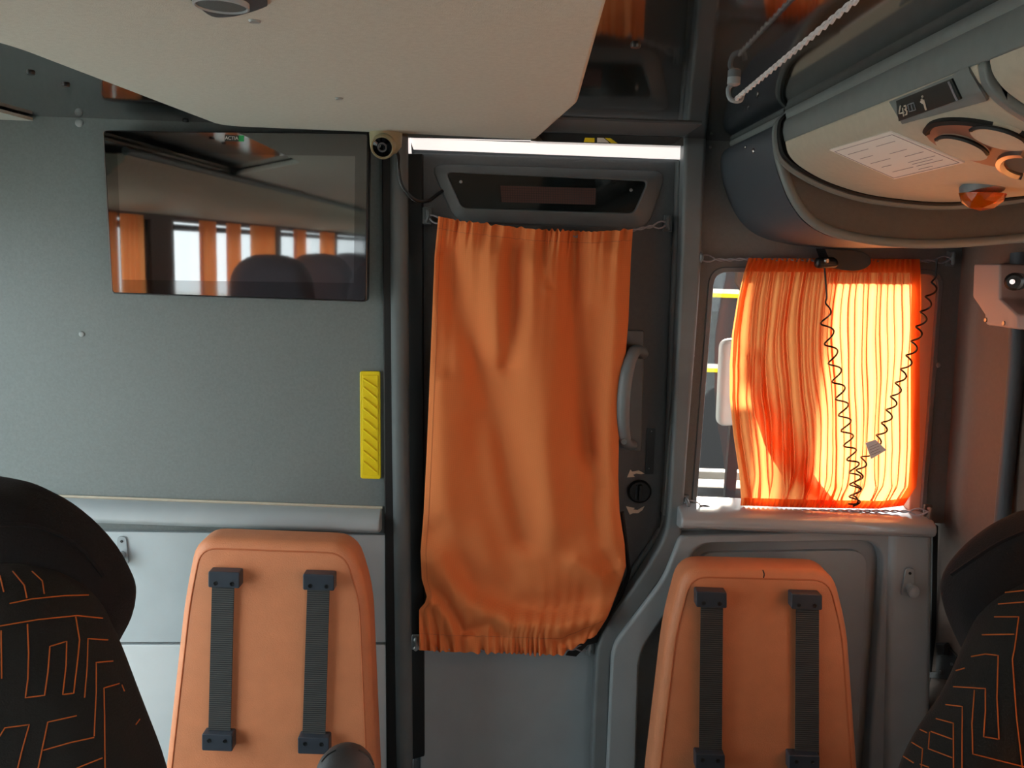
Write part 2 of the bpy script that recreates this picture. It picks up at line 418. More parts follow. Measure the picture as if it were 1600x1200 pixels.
# sign frame
so = [(680, 262), (1035, 273), (1008, 352), (716, 342)]; si = [(697, 269), (1012, 283), (990, 333), (722, 325)]
frame('sign_frame', rpoly(poly_offset(so, -6), [24]*4), rpoly(si, [10]*4), DY-.003, .012, 'door_frame', door, bevel=.004, seg=3, Yin=DY-.016)
sg = slab('sign_glass', rpoly(si, [8]*4), DY-.009, .006, 'black_glass', door)
slab('led_matrix', [(782, 290), (931, 294), (930, 320), (784, 316)], DY-.0098, .0015, 'led_matrix', sg)
bm = bmesh.new()
for i in range(0, 41):
    x = 782+i*149/40; tube_bm(bm, [P(x, 290+(x-782)*.027, DY-.0102), P(x+.3, 316+(x-782)*.027, DY-.0102)], .0003, 4)
for j in range(8):
    y = 290+j*26/7; tube_bm(bm, [P(782, y, DY-.0102), P(931, y+4, DY-.0102)], .0003, 4)
obj('matrix_grid', bm, 'black_plastic', sg, kind='stuff')
for px, py in ((720, 284), (986, 297)): dome('screw', P(px, py, DY-.009), (0, -1, 0), .0035, .002, 'steel', sg, 10)
# handle plate and grab handle
slab('handle_plate', rpoly([(940, 515), (1007, 516), (1003, 706), (940, 700)], 5), DY-.006, .008, 'door_frame', door, bevel=.003)
pth = [P(1003, 553, DY-.008), P(1000, 549, -.0), P(991, 549, -.03), P(981, 575, -.045), P(975, 612, -.05), P(973, 655, -.045), P(976, 688, -.03), P(984, 694, -.0), P(986, 694, DY-.008)]
hd = tube('door_handle', pth, [.0135]*3*8+[.014]*8*3+[.0135]*8*2+[.0135], 'pillar', door, 14, flat=.8, smooth_n=8)
for px, py in ((988, 560), (975, 690)): lathe('screw_cover', [(.006, 0), (.0055, .0015)], P(px, py, -.048 if py > 600 else -.045), (0, -1, 0), 'door_frame', hd, 14)
slab('latch_slot', rpoly([(1011, 669), (1024, 669), (1021, 741), (1008, 741)], 2), DY-.002, .006, 'black_plastic', door)
for px, py in ((1018, 674), (1014, 732)): dome('screw', P(px, py, DY-.002), (0, -1, 0), .0015, .001, 'steel', door, 8)
kn = lathe('door_knob', [(.024, 0), (.0245, .006), (.022, .011), (.0205, .009), (.018, .009), (.017, .009)], P(999, 767, DY), (0, -1, 0), 'black_plastic', door, 28)
box('knob_grip', P(999, 767, DY)+Vector((-.0035, -.019, -.0165)), P(999, 767, DY)+Vector((.0035, -.006, .0165)), 'black_plastic', kn, bevel=.0015)
box('knob_groove', P(993, 767, DY)+Vector((-.001, -.011, -.014)), P(993, 767, DY)+Vector((.001, -.006, .014)), 'buckle_black', kn)
def arrow(pts, name='arrow_mark'):
    slab(name, pts, DY-.0012, .0016, 'white_print', door)
arrow([(980, 746), (985, 734), (988, 737), (998, 735), (1007, 740), (1002, 741), (994, 740), (989, 742), (992, 745)])
arrow([(978, 791), (992, 794), (989, 796), (996, 797), (1003, 793), (1007, 791), (1004, 797), (997, 802), (989, 802), (984, 804)])
# strip light over the door, chrome rail, transom glass
ls = slab('door_strip_light', [(640, 216), (1071, 231), (1071, 249), (646, 233)], .018, .008, 'strip_white')
tag(ls, 'thin white glowing strip along the top of the dark door', 'light strip')
slab('trim_6', [(636, 213), (640, 213), (643, 247), (639, 247)], .015, .01, 'strip_white', kind='structure')
lip4 = slab('trim_4', [(832, 206), (1068, 214), (1068, 228), (840, 221), (829, 220)], -.06, .03, 'tv_bezel', bevel=.001, kind='structure')
prism('reflection_mask', [(P(832, 206, -.06).x, -.062, ZC), (P(1068, 214, -.06).x, -.062, ZC), (P(1068, 214, -.06).x, -.22, ZC), (P(832, 206, -.06).x, -.22, ZC)], (0, 0, -.003), 'door_plastic', kind='structure')  # matte strip added to hide the strip light's reflection in the ceiling
slab('yellow_reflection', [(914, 215), (929, 215.5), (929, 222.5), (912, 222)], -.0615, .001, 'yellow', lip4)  # yellow and white patches paint a reflection onto the lip
slab('white_reflection', [(933, 215), (943, 215.3), (952, 223), (933, 222.5)], -.0615, .001, 'white_plastic', lip4)
slab('yellow_reflection', [(945, 215.4), (954, 216), (965, 224), (955, 223.5)], -.0615, .001, 'yellow', lip4)
slab('trim_18', [(622, 206), (832, 213), (832, 219), (640, 215), (622, 212)], -.03, .02, 'chrome', bevel=.002, kind='structure')
# left jamb of the door
slab('trim_1', [(596, 195), (612, 195), (622, 1500), (606, 1500)], -.016, .03, 'rubber', bevel=.003, kind='structure')
mat('jamb_grey', (92, 100, 102), .6, noise=.06, nscale=20)
tube('trim_2', [P(623, 150, -.01), P(625, 600, -.01), P(630, 1000, -.01), P(636, 1600, -.01)], [.018]*25, 'jamb_grey', None, 14, flat=.9, smooth_n=8, kind='structure')
slab('trim_5', [(636, 240), (660, 240), (663, 1182), (641, 1188)], .012, .02, 'rubber', bevel=.002, kind='structure')

# pillar to the right of the door (bends left at the bottom)
def band(name, left, right, Y, t, m, kind='structure', bevel=.008, seg=3):
    return slab(name, left+right[::-1], Y, t, m, None, bevel, seg, kind)
tl = catmull([(1070, 205, 0), (1067, 300, 0), (1062, 450, 0), (1050, 700, 0), (1045, 790, 0), (1037, 838, 0), (1006, 893, 0), (960, 960, 0), (938, 1000, 0), (930, 1050, 0), (922, 1250, 0), (915, 1500, 0)], 6)
tr = catmull([(1105, 205, 0), (1101, 300, 0), (1094, 450, 0), (1075, 700, 0), (1068, 800, 0), (1062, 850, 0), (1035, 905, 0), (984, 975, 0), (962, 1010, 0), (955, 1055, 0), (950, 1250, 0), (944, 1500, 0)], 6)
band('trim_7', [(v.x, v.y) for v in tl], [(v.x, v.y) for v in tr], -.022, .06, 'pillar')

# moulded panel under the window (jump seat wall)
RWO = [(1062, 838), (1455, 826), (1452, 1600), (930, 1600), (956, 1010), (1036, 905)]
RWI = [(1085, 850), (1384, 845), (1335, 1500), (985, 1500), (1000, 1020), (1068, 925)]
NR = 8
frame('wall_front_lower_right', rpoly(RWO, [8, 8, 1, 1, 20, 20], NR), rpoly(RWI, [34, 46, 2, 2, 30, 40], NR), -.032, .05, 'panel_grey', bevel=.011, seg=4, kind='structure')
slab('trim_8', [(1045, 806), (1448, 818), (1400, 1600), (925, 1600), (930, 1010), (1028, 900)], .002, .02, 'panel_grey', kind='structure')
slab('trim_9', rpoly([(1094, 864), (1356, 860), (1316, 1600), (1000, 1600), (1040, 1035)], [22, 30, 1, 1, 25]), -.010, .014, 'panel_grey', bevel=.006, seg=3, kind='structure')
slab('trim_10', [(1392, 826), (1460, 826), (1450, 1600), (1374, 1600)], -.044, .03, 'light_plastic', bevel=.02, seg=5, kind='structure')
# window sill ledge
x0 = P(1062, 810, -.05).x; x1 = P(1458, 822, -.05).x
zl = P(1270, 812, -.075).z
prof = [(.05, zl+.004), (-.03, zl+.003), (-.055, zl), (-.068, zl-.007), (-.072, zl-.018), (-.068, zl-.028), (-.05, zl-.036), (-.03, zl-.04), (.0, zl-.042), (.05, zl-.042)]
def extrude_x(name, prof, xa, xb, m, bev=0, kind='structure', dz=0, parent=None):
    return prism(name, [(xa, y, z) for y, z in prof], (xb-xa, 0, dz), m, parent, bev, True, 3, kind)
mat('sill_plastic', (165, 172, 176), .2, coat=.3)
extrude_x('trim_11', prof, x0, x1, 'sill_plastic', .006)
# ledge on the left bulkhead
xa = XL; xb = P(594, 815, -.03).x; zt = P(400, 797, -.03).z
prof = [(0, zt+.004), (-.012, zt+.002), (-.03, zt-.004), (-.042, zt-.016), (-.045, zt-.028), (-.038, zt-.036), (-.02, zt-.040), (0, zt-.042)]
extrude_x('trim_12', prof, xa, xb, 'light_plastic', .004)
tube('trim_13', [(xa, -.003, zt+.006), (xb, -.003, zt+.006)], .003, 'rack_cream', None, 6, kind='structure')
slab('wall_front_lower_left', [(-700, 820), (603, 836), (606, 1004), (-700, 1004)], -.012, .014, 'pale_panel', bevel=.002, kind='structure')
slab('trim_14', [(-700, 1008), (606, 1008), (612, 1700), (-700, 1700)], -.012, .014, 'paler_panel', bevel=.002, kind='structure')
# side cove right of the moulded panel: dark seam
slab('trim_15', [(1458, 822), (1466, 822), (1452, 1500), (1446, 1500)], -.006, .02, 'rubber', kind='structure')

# left beige ceiling strip next to the gloss panel
a = P(52, 191, 0)
prism('trim_16', [(a.x, -.001, ZC-.003), (XL, -.001, ZC-.003), (XL, -5, ZC-.003), (a.x, -5, ZC-.003)], (0, 0, -.006), 'headliner', kind='structure')
# headliner
HZ = ZC-.016
HL0 = PZ(0, 66, HZ); hp = [PZ(345, 197, HZ), PZ(590, 207, HZ), PZ(836, 219, HZ), PZ(902, 161, HZ), PZ(948, 0, HZ)]
hp[0].x -= 0; x5 = hp[4].x
pts2 = rpoly([(p.x, p.y) for p in hp]+[(x5+.03, -1.6), (x5+.03, -5.6), (-.95, -5.6), (-.95, -1.3), (HL0.x, HL0.y)], [.05, .01, .008, .012, .03, .05, .1, .1, .05, .05], 6)
hl = prism('ceiling_headliner', [(x, y, HZ) for x, y in pts2], (0, 0, .015), 'headliner', bevel=.004, kind='structure')
for px, py in ((398, 32), (530, 153)):
    lathe('screw_cap', [(.006, 0), (.005, .002)], PZ(px, py, HZ), (0, 0, -1), 'screw_cap', hl, 12)

# ================================================================== RIGHT LUGGAGE RACK
YE = -.37
def W2(px, py): p = P(px, py, YE); return (p.x, p.z)
prof_cream = [W2(*q) for q in [(1225, 223), (1231, 243), (1250, 262), (1290, 284), (1345, 302), (1400, 311), (1460, 316), (1520, 314), (1600, 305), (1686, 290)]]
def sweep_y(name, prof, ya, yb, m, parent=None, thick=None, kind=None, bevel=0):
    """open profile (x,z) swept along y, thickened outward (up) by adding a back line"""
    up_ = [(x+(.012 if i == 0 else 0), z+thick) for i, (x, z) in enumerate(prof)]
    poly = prof+up_[::-1]
    return prism(name, [(x, ya, z) for x, z in poly], (0, yb-ya, 0), m, parent, bevel, True, 2, kind)
rack = thing('luggage_rack', (XR-.1, YE-.5, 1.7), 'grey and cream overhead luggage rack along the right wall', 'luggage rack')
pc = [Vector((a[0], 0, a[1])) for a in prof_cream]; pcs = [(v.x, v.z) for v in catmull(pc, 5)]
# find module joint
tmp = sweep_y('service_panel', pcs, YE, -1.6, 'rack_cream', rack, .02)
T0 = bvh([tmp]); j1, _ = hit(T0, 1528, 112)
YJ = j1.y if j1 else -.75
bpy.data.objects.remove(tmp)
pan1 = sweep_y('service_panel', pcs, YE-.004, YJ, 'rack_cream', rack, .02, bevel=.002)
pan2 = sweep_y('service_panel', [(x, z+.006) for x, z in pcs], YJ-.016, YJ-.9, 'rack_cream', rack, .02, bevel=.002)
pan3 = sweep_y('service_panel', [(x, z+.006) for x, z in pcs], YJ-.916, -5.6, 'rack_cream', rack, .02)
jo = sweep_y('joint_rib', [(x-.001, z-.001) for x, z in pcs], YJ-.014, YJ-.001, 'rack_grey', rack, .02, bevel=.003)
# grey fascia between rail and cream panel
fa = [W2(1230, 184), W2(1224, 192), W2(1222, 205), W2(1225, 222)]
prism('fascia', [(x, YE, z) for x, z in fa+[(fa[-1][0]+.05, fa[-1][1]), (fa[-1][0]+.05, fa[0][1])]], (0, -5.2, 0), 'rack_grey', rack, .002)
rc = W2(1240, 179)
tube('rail', [(rc[0], YE+.005, rc[1]), (rc[0], -5.6, rc[1])], .013, 'rack_grey', rack, 14)
tube('rail_groove', [(rc[0]-.009, YE, rc[1]-.0125), (rc[0]-.009, -5.6, rc[1]-.0125)], .002, 'rubber', rack, 6)
# tray floor and inner wall so that the rack is closed
box('tray', (rc[0], -5.6, rc[1]-.022), (XR, YE, rc[1]-.008), 'rack_dark', rack)
# end lip (light curved trim) + dark shadow gap
lip = [W2(*q) for q in [(1236, 176), (1219, 190), (1214, 204), (1215, 225), (1222, 247), (1246, 268), (1288, 290), (1343, 308), (1400, 317), (1460, 322), (1520, 320), (1600, 311), (1700, 294)]]
tube('end_lip', [(x, YE+.006, z) for x, z in lip], .0055, 'rack_grey', rack, 8, smooth_n=5)
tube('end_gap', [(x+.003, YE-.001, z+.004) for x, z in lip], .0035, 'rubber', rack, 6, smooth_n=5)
# end fairing between rack and bulkhead
fpix = [(1236, 184), (1222, 194), (1216, 215), (1219, 250), (1230, 285), (1243, 315), (1262, 342), (1290, 362), (1330, 375), (1390, 384), (1460, 387), (1540, 383), (1600, 378), (1692, 372)]
fp = [W2(*q) for q in fpix]
fps = [(v.x, v.z) for v in catmull([Vector((x, 0, z)) for x, z in fp], 4)]
closed = fps+[(XR-.002, rc[1]), (fps[0][0]+.0, rc[1])]
fair = thing('rack_end_fairing', (XR-.2, -.2, fp[8][1]), 'dark curved end fairing closing the rack against the bulkhead', 'fairing')
prism('shell', [(x, -.001, z) for x, z in closed], (0, YE+.03, 0), 'fairing', fair)
inner = [(x+(.006 if i < 20 else 0), z+.006) for i, (x, z) in enumerate(fps)]
prism('end_face', [(x, YE+.031, z) for x, z in [(x+.004, z+.004) for x, z in fps]+[(XR-.004, rc[1]-.004), (fps[0][0]+.008, rc[1]-.004)]], (0, -.012, 0), 'rack_dark', fair)
tube('rim', [(x+.004, YE+.020, z+.006) for x, z in fps[6:]], .0075, 'rack_grey', fair, 10, kind=None)
tube('top_rail', [(fps[0][0]+.004, YE+.03, rc[1]+.002), (fps[0][0]+.004, -.004, rc[1]+.002)], .007, 'rack_grey', fair, 10)
# hinge seam on the fairing's flank and shiny screws
for px, py, r in ((1178, 236, .0045), (1166, 230, .0025)):
    T1 = bvh([o for o in fair.children if o.name.startswith('shell')]); h, n_ = hit(T1, px, py)
    if h: dome('screw', h, n_, r, .003, 'chrome', fair, 12)
# details on the cream panel
T = bvh([pan1, pan2, jo])
def patch(name, quad, m, parent, lift=.0015, nx=10, ny=8, th=.001, tree=None):
    """quad of 4 pixel corners (TL, TR, BR, BL) draped on the surface as a thin sheet"""
    tree = tree or T; bm = bmesh.new(); g = []; g2 = []
    for j in range(ny+1):
        row = []; row2 = []
        for i in range(nx+1):
            u, v = i/nx, j/ny
            a = Vector(quad[0]).lerp(Vector(quad[1]), u); b = Vector(quad[3]).lerp(Vector(quad[2]), u); c = a.lerp(b, v)
            h, n_ = hit(tree, c.x, c.y)
            if h is None: h, n_ = row[-1].co.copy()-Vector((0, 0, 0)), Vector((0, 0, -1))
            row.append(bm.verts.new(h+n_*(lift+th))); row2.append(bm.verts.new(h+n_*(lift-.0015)))
        g.append(row); g2.append(row2)
    for j in range(ny):
        for i in range(nx):
            bm.faces.new((g[j][i], g[j][i+1], g[j+1][i+1], g[j+1][i])); bm.faces.new((g2[j][i], g2[j+1][i], g2[j+1][i+1], g2[j][i+1]))
    for i in range(nx):
        bm.faces.new((g[0][i], g2[0][i], g2[0][i+1], g[0][i+1])); bm.faces.new((g[ny][i], g[ny][i+1], g2[ny][i+1], g2[ny][i]))
    for j in range(ny):
        bm.faces.new((g[j][0], g[j+1][0], g2[j+1][0], g2[j][0])); bm.faces.new((g[j][nx], g2[j][nx], g2[j+1][nx], g[j+1][nx]))
    return obj(name, bm, m, parent)
def drape(name, pix, rad, m, parent, tree, lift=0.0005, n=6, res=5, closed=False, bm=None, smooth_path=True):
    pts = [Vector((x, y, 0)) for x, y in pix]
    if closed: pts.append(pts[0])
    sp = catmull(pts, n) if smooth_path else [pts[i].lerp(pts[i+1], k/n) for i in range(len(pts)-1) for k in range(n)]+[pts[-1]]
    out = []
    for v in sp:
        h, n_ = hit(tree, v.x, v.y, lift)
        if h is not None: out.append(h)
    if len(out) < 2: return bm
    if bm is not None: tube_bm(bm, out, rad, res); return bm
    return obj(name, tube_bm(bmesh.new(), out, rad, res), m, parent)
# grey service area around the number plate
patch('plate_surround', [(1392, 158), (1516, 106), (1545, 155), (1412, 192)], 'rack_grey', rack, .0012)
npl = patch('number_plate', [(1406, 156), (1493, 121), (1507, 151), (1409, 186)], 'badge_dark', rack, .003)
def draped_strokes(name, strokes, rad, m, parent, tree, lift=.0045):
    bm = bmesh.new()
    for s in strokes: drape('', s, rad, m, parent, tree, lift, 4, 5, bm=bm, smooth_path=False)
    return obj(name, bm, m, parent)
draped_strokes('seat_number', [[(1414, 163), (1411, 174), (1419, 172)], [(1417, 166), (1418, 178)],
    [(1419.5, 164), (1422, 163), (1423, 167), (1420.5, 168.5), (1423.5, 170), (1423, 175), (1420.5, 176)]], .0008, 'white_print', rack, T)
draped_strokes('window_symbol', [[(1425, 162), (1427, 171), (1437, 168), (1434.5, 158.5), (1425, 162)], [(1430, 160), (1432, 170)]], .0005, 'cord_grey', rack, T)
draped_strokes('person_symbol', [[(1448, 148), (1449, 150)], [(1447, 153), (1452, 161)], [(1450, 153), (1453, 167)], [(1449, 158), (1446, 156)]], .0012, 'white_print', rack, T)
draped_strokes('plate_highlight', [[(1490, 126), (1502, 152)]], .0012, 'cord_grey', rack, T)
pp = patch('paper_notice', [(1297, 233), (1392, 204), (1508, 252), (1398, 278)], 'paper', None, .0008, 12, 10)
tag(pp, 'white paper notice with faint table lines taped to the cream rack underside', 'notice')
def inq(u, v):
    q = [(1297, 233), (1392, 204), (1508, 252), (1398, 278)]
    a = Vector(q[0]).lerp(Vector(q[1]), u); b = Vector(q[3]).lerp(Vector(q[2]), u); c = a.lerp(b, v); return (c.x, c.y)
bm = bmesh.new()
for (a, b) in [((.03, .06), (.97, .06)), ((.03, .06), (.03, .96)), ((.97, .06), (.97, .96)), ((.03, .96), (.97, .96))]:
    drape('', [inq(*a), inq(*b)], .0003, 'ink', None, T, .0024, 8, 4, bm=bm)
random.seed(5)
for (u, v, w) in [(.1, .2, .32), (.55, .2, .3), (.12, .36, .2), (.52, .42, .26), (.12, .52, .3), (.6, .56, .28), (.15, .66, .14), (.5, .7, .4), (.5, .76, .3), (.15, .82, .3), (.5, .82, .38), (.45, .9, .2)]:
    drape('', [inq(u, v), inq(u+w, v)], .0003, 'ink', None, T, .0024, 6, 4, bm=bm)
lines = obj('printed_lines', bm, 'ink', pp, kind='stuff')
# oval reading light / speaker recess
def ell(cx, cy, a, b, ang, n=28, t0=0, t1=360):
    o = []
    for k in range(n+1):
        t = math.radians(t0+(t1-t0)*k/n); x, y = a*math.cos(t), b*math.sin(t); c, s = math.cos(math.radians(ang)), math.sin(math.radians(ang))
        o.append((cx+x*c-y*s, cy+x*s+y*c))
    return o
def disc_patch(name, cx, cy, a, b, ang, m, parent, lift, th=.002, n=28, tree=None):
    tree = tree or T; bm = bmesh.new(); rr = []
    for fr in (0, .35, .7, 1.0):
        ring = []
        for (x, y) in ell(cx, cy, a*max(fr, .01), b*max(fr, .01), ang, n)[:-1]:
            h, n_ = hit(tree, x, y)
            if h is None: h, n_ = hit(tree, cx, cy)
            ring.append((h, n_))
        rr.append(ring)
    tops = [[bm.verts.new(h+n_*(lift+th)) for h, n_ in r] for r in rr]; bot = [bm.verts.new(h+n_*(-.001)) for h, n_ in rr[-1]]
    N = len(tops[0])
    for a_, b_ in zip(tops, tops[1:]+[bot]):
        for i in range(N): bm.faces.new((a_[i], a_[(i+1) % N], b_[(i+1) % N], b_[i]))
    bm.faces.new(tops[0][::-1]); bm.faces.new(bot)
    return obj(name, bm, m, parent)
mat('light_bezel', (150, 98, 80), .5)
disc_patch('light_bezel', 1545, 226, 100, 28, 14, 'light_bezel', rack, .0005)
drape('bezel_rim', ell(1546, 222, 98, 30, 12, 24, 175, 330), .004, 'rubber', rack, T, .002)
for cx, cy, a_, b_, an in ((1507, 224, 42, 15, 16), (1566, 208, 46, 15, 14)):
    d_ = disc_patch('reading_light', cx, cy, a_, b_, an, 'rack_cream', rack, .003, .003)
    drape('light_ring', ell(cx, cy, a_, b_, an, 20, 190, 345), .0022, 'rubber', rack, T, .006)
drape('speaker_ring', ell(1600, 252, 36, 18, 6, 24, 90, 270), .004, 'steel', rack, T, .004)
disc_patch('speaker_grille', 1602, 252, 30, 14, 6, 'speaker_mesh', rack, .001, .002)
# amber lamp
h, n_ = hit(T, 1534, 292)
al = thing('amber_marker_lamp', h, 'small amber faceted lamp hanging under the cream rack panel', 'lamp')
lathe('lamp_base', [(.024, -.004), (.024, .007), (.0235, .008)], h, (0.1, -.25, -1), 'pillar', al, 20, sx=1.15)
bm = bmesh.new(); bmesh.ops.create_icosphere(bm, subdivisions=2, radius=.0245)
for v in bm.verts:
    v.co.z = min(v.co.z, 0)*.85; v.co.x *= 1.1; v.co += h+Vector((.001, -.002, -.008))
obj('lens', bm, 'amber_lens', al, smooth=False)

# left rack (only seen mirrored in the television)
lr = thing('luggage_rack', (XL+.2, -3, 1.6), 'cream overhead luggage rack on the left wall, seen only in reflection', 'luggage rack')
lp = [(-.90, 1.87), (-.91, 1.85), (-.96, 1.81), (-1.04, 1.785), (-1.14, 1.765), (XL+.002, 1.76)]
prism('service_panel', [(x, -.45, z) for x, z in lp+[(XL+.002, 1.87)]], (0, -5.2, 0), 'rack_cream', lr, .004)
tube('rail', [(-.905, -.45, 1.875), (-.905, -5.6, 1.875)], .010, 'rack_grey', lr, 10)

# ================================================================== TELEVISION
tv = thing('television', P(370, 465, -.05), 'flat black television mounted on the grey bulkhead', 'television')
to = [(160, 203), (576, 207), (573, 472), (174, 459)]
TY = -.055
slab('casing', rpoly(to, 6), TY, .03, 'black_plastic', tv, bevel=.003)
slab('bezel', rpoly(poly_offset(to, 2.5), 5), TY-.002, .003, 'tv_bezel', tv)
slab('screen', [(183, 238), (555, 244), (553, 442), (191, 437)], TY-.0026, .001, 'tv_screen', tv)
box('wall_bracket', P(370, 335, -.02)+Vector((-.08, -.01, -.06)), P(370, 335, .0)+Vector((.08, 0, .06)), 'steel', tv)
bd = slab('brand_badge', [(351, 211), (373, 211.5), (373, 221), (351, 220.5)], TY-.0032, .0012, 'badge_dark', tv)
slab('badge_square', [(373, 211.5), (381, 211.7), (381, 221), (373, 220.8)], TY-.0032, .0012, 'badge_green', bd)
text('badge_lettering', 'ACTIA', .0085, facing(P(362, 216, TY-.0038)), 'white_plastic', bd, .0003)
bm = bmesh.new()
ro = rpoly(poly_offset(to, 1), 6)
tube_bm(bm, [P(x, y, TY-.001) for x, y in ro+[ro[0]]], .0006, 4); obj('edge_line', bm, 'steel', tv)

# ================================================================== CAMERA, YELLOW STRIP, HOOKS
cc = thing('security_camera', P(600, 205, -.07), 'small olive security camera with black lens above the door jamb', 'security camera')
ch = P(603, 212, -.07)
lathe('housing', [(.030, .018), (.030, .0), (.029, -.018), (.020, -.03), (.008, -.034)], ch+Vector((0, 0, .0)), (0, 0, 1), 'camera_olive', cc, 24)
eb = P(599, 228, -.10)
ax = Vector((-.05, -1, -.35)).normalized()
eye = lathe('eyeball', [(.004, -.022), (.015, -.017), (.0215, -.006), (.0225, .003), (.0215, .010), (.0195, .012), (.0185, .010)], eb, ax, 'camera_olive', cc, 28)
lathe('lens', [(.0175, .006), (.0172, .0105), (.010, .0115), (.009, .010), (.004, .012)], eb, ax, 'black_glass', eye, 28)
lathe('lens_ring', [(.0085, .009), (.0085, .0125), (.006, .0125), (.006, .011)], eb, ax, 'steel', eye, 20)
cab = tube('camera_cable', [P(612, 222, -.09), P(622, 242, -.05), P(622, 262, -.035), P(628, 290, -.03), P(648, 312, -.025), P(668, 314, -.005), P(682, 305, .01), P(692, 298, .028)], .0035, 'coil_black', None, 8, smooth_n=6)
tag(cab, 'thin black cable looping from the security camera to the door sign', 'cable')
ys = thing('yellow_grip_strip', P(577, 748, -.004), 'bright yellow ribbed plastic strip on the bulkhead edge beside the door', 'safety strip')
slab('strip_base', rpoly([(562, 580), (594, 580), (595, 749), (563, 748)], 4), -.006, .006, 'yellow', ys, bevel=.002)
slab('strip_field', rpoly([(566, 586), (591, 586), (591, 743), (566, 742)], 3), -.0075, .002, 'yellow', ys, bevel=.001)
for k in range(9):
    y = 592+k*16.6
    tube('rib', [P(568, y-4 if k else y, -.008), P(588, y+13, -.008)], .0022, 'yellow', ys, 6)

def coat_hook(c, label, m, back=0.0):
    t = thing('coat_hook', c, label, 'hook')
    k = .9
    prism('base_plate', [c+Vector((x, 0, z)) for x, z in rpoly([(-.013, -.03), (.013, -.03), (.009, .028), (-.009, .028)], .008)], (0, -.004, 0), m, t, .001)
    lathe('peg', [(.008, 0), (.0085, .010), (.0125, .016), (.0135, .021), (.0115, .026), (.006, .0285), (.001, .029)], c+Vector((.001, -.003, -.010)), (0, -1, -.12), m, t, 22, sx=.85)
    lathe('screw', [(.003, 0), (.0028, .0012)], c+Vector((0, -.004, .018)), (0, -1, 0), 'black_plastic', t, 10)
coat_hook(P(192, 858, -.012), 'small grey coat hook on the pale panel beside the left jump seat', 'panel_grey')
coat_hook(P(1419, 908, -.046), 'round-headed grey coat hook on the moulded panel beside the right jump seat', 'light_plastic')

# ================================================================== JUMP SEATS
def jump_seat(name, outline, rad, Y, label, buckles, straps, dots):
    c = P(sum(p[0] for p in outline)/len(outline), 1350, Y)
    t = thing(name, (c.x, Y+.06, c.z), label, 'seat', 'folding jump seats on the bulkhead')
    cushion('backrest', rpoly(outline, rad, 6), Y, .075, .022, 'leather', t, rb=.008, bulge=.006, cap=.012)
    inn = rpoly(poly_offset(outline, 13), [max(4, r*.8) for r in rad], 6)
    back = rpoly(poly_offset(outline, 8), rad, 6)
    bx = slab('back_shell', back, Y+.072, .02, 'black_plastic', t, bevel=.004)
    pipe = [P(x, y, Y+.0006) for x, y in inn]
    obj('seam_piping', tube_bm(bmesh.new(), pipe+[pipe[0]], .0016, 6), 'thread', t)
    # wall mount
    xs = [p[0] for p in outline]; cx = (min(xs)+max(xs))/2
    p = P(cx, 1300, Y+.09)
    box('wall_mount', (p.x-.1, Y+.088, p.z-.10), (p.x+.1, -.004, p.z+.2), 'black_plastic', t, bevel=.004)
    for (a, b, c_, d_) in straps:    # top-left, top-right, bottom-right, bottom-left
        q = [P(*a, Y-.012), P(*b, Y-.012), P(*c_, Y-.012), P(*d_, Y-.012)]
        prism('strap', q, (0, .002, 0), 'webbing', t, .0006)
    for (x0_, y0_, x1_, y1_, ins) in buckles:
        sk = (x1_-x0_)*.035
        b = slab('buckle', rpoly([(x0_, y0_), (x1_, y0_+sk), (x1_, y1_+sk), (x0_, y1_)], 3), Y-.026, .024, 'buckle_black', t, bevel=.002, seg=3)
        for fx in (.24, .76):
            x = x0_+(x1_-x0_)*fx; y = (y0_*(.28)+y1_*.72) if ins else (y0_*.62+y1_*.38)
            lathe('screw', [(.0042, -.001), (.0042, .0006), (.0034, .0008), (.003, .0002), (.001, .0001)], P(x, y+sk*fx, Y-.026), (0, -1, 0), 'black_plastic', b, 12)
    return t
js1 = jump_seat('jump_seat', [(303, 843), (548, 852), (574, 935), (588, 1250), (590, 1330), (245, 1330), (252, 1230), (284, 940)], [32, 34, 40, 30, 30, 30, 30, 40], -.17,
    'orange leather jump seat backrest with two dark straps, left of the door',
    [(325, 893, 374, 918, 1), (473, 897, 522, 922, 1), (315, 1147, 363, 1173, 0), (465, 1152, 514, 1178, 0)],
    [((331, 912), (366, 912), (360, 1155), (325, 1155)), ((480, 918), (515, 918), (508, 1160), (472, 1160))], [])
js2 = jump_seat('jump_seat', [(1070, 888), (1305, 894), (1328, 985), (1346, 1240), (1350, 1330), (1008, 1330), (1014, 1235), (1044, 985)], [32, 32, 40, 30, 30, 30, 30, 40], -.15,
    'orange leather jump seat backrest with a small tear on its top edge, under the window',
    [(1088, 924, 1136, 949, 1), (1237, 928, 1285, 952, 1), (1087, 1178, 1133, 1203, 0), (1233, 1180, 1281, 1206, 0)],
    [((1095, 944), (1130, 944), (1128, 1190), (1092, 1190)), ((1244, 948), (1280, 948), (1280, 1192), (1242, 1192))], [])
TT = bvh([o for o in js2.children if o.name.startswith('backrest')])
drape('tear_mark', [(1192, 891), (1194, 897), (1193, 903)], .0012, 'rubber', js2, TT, 0)

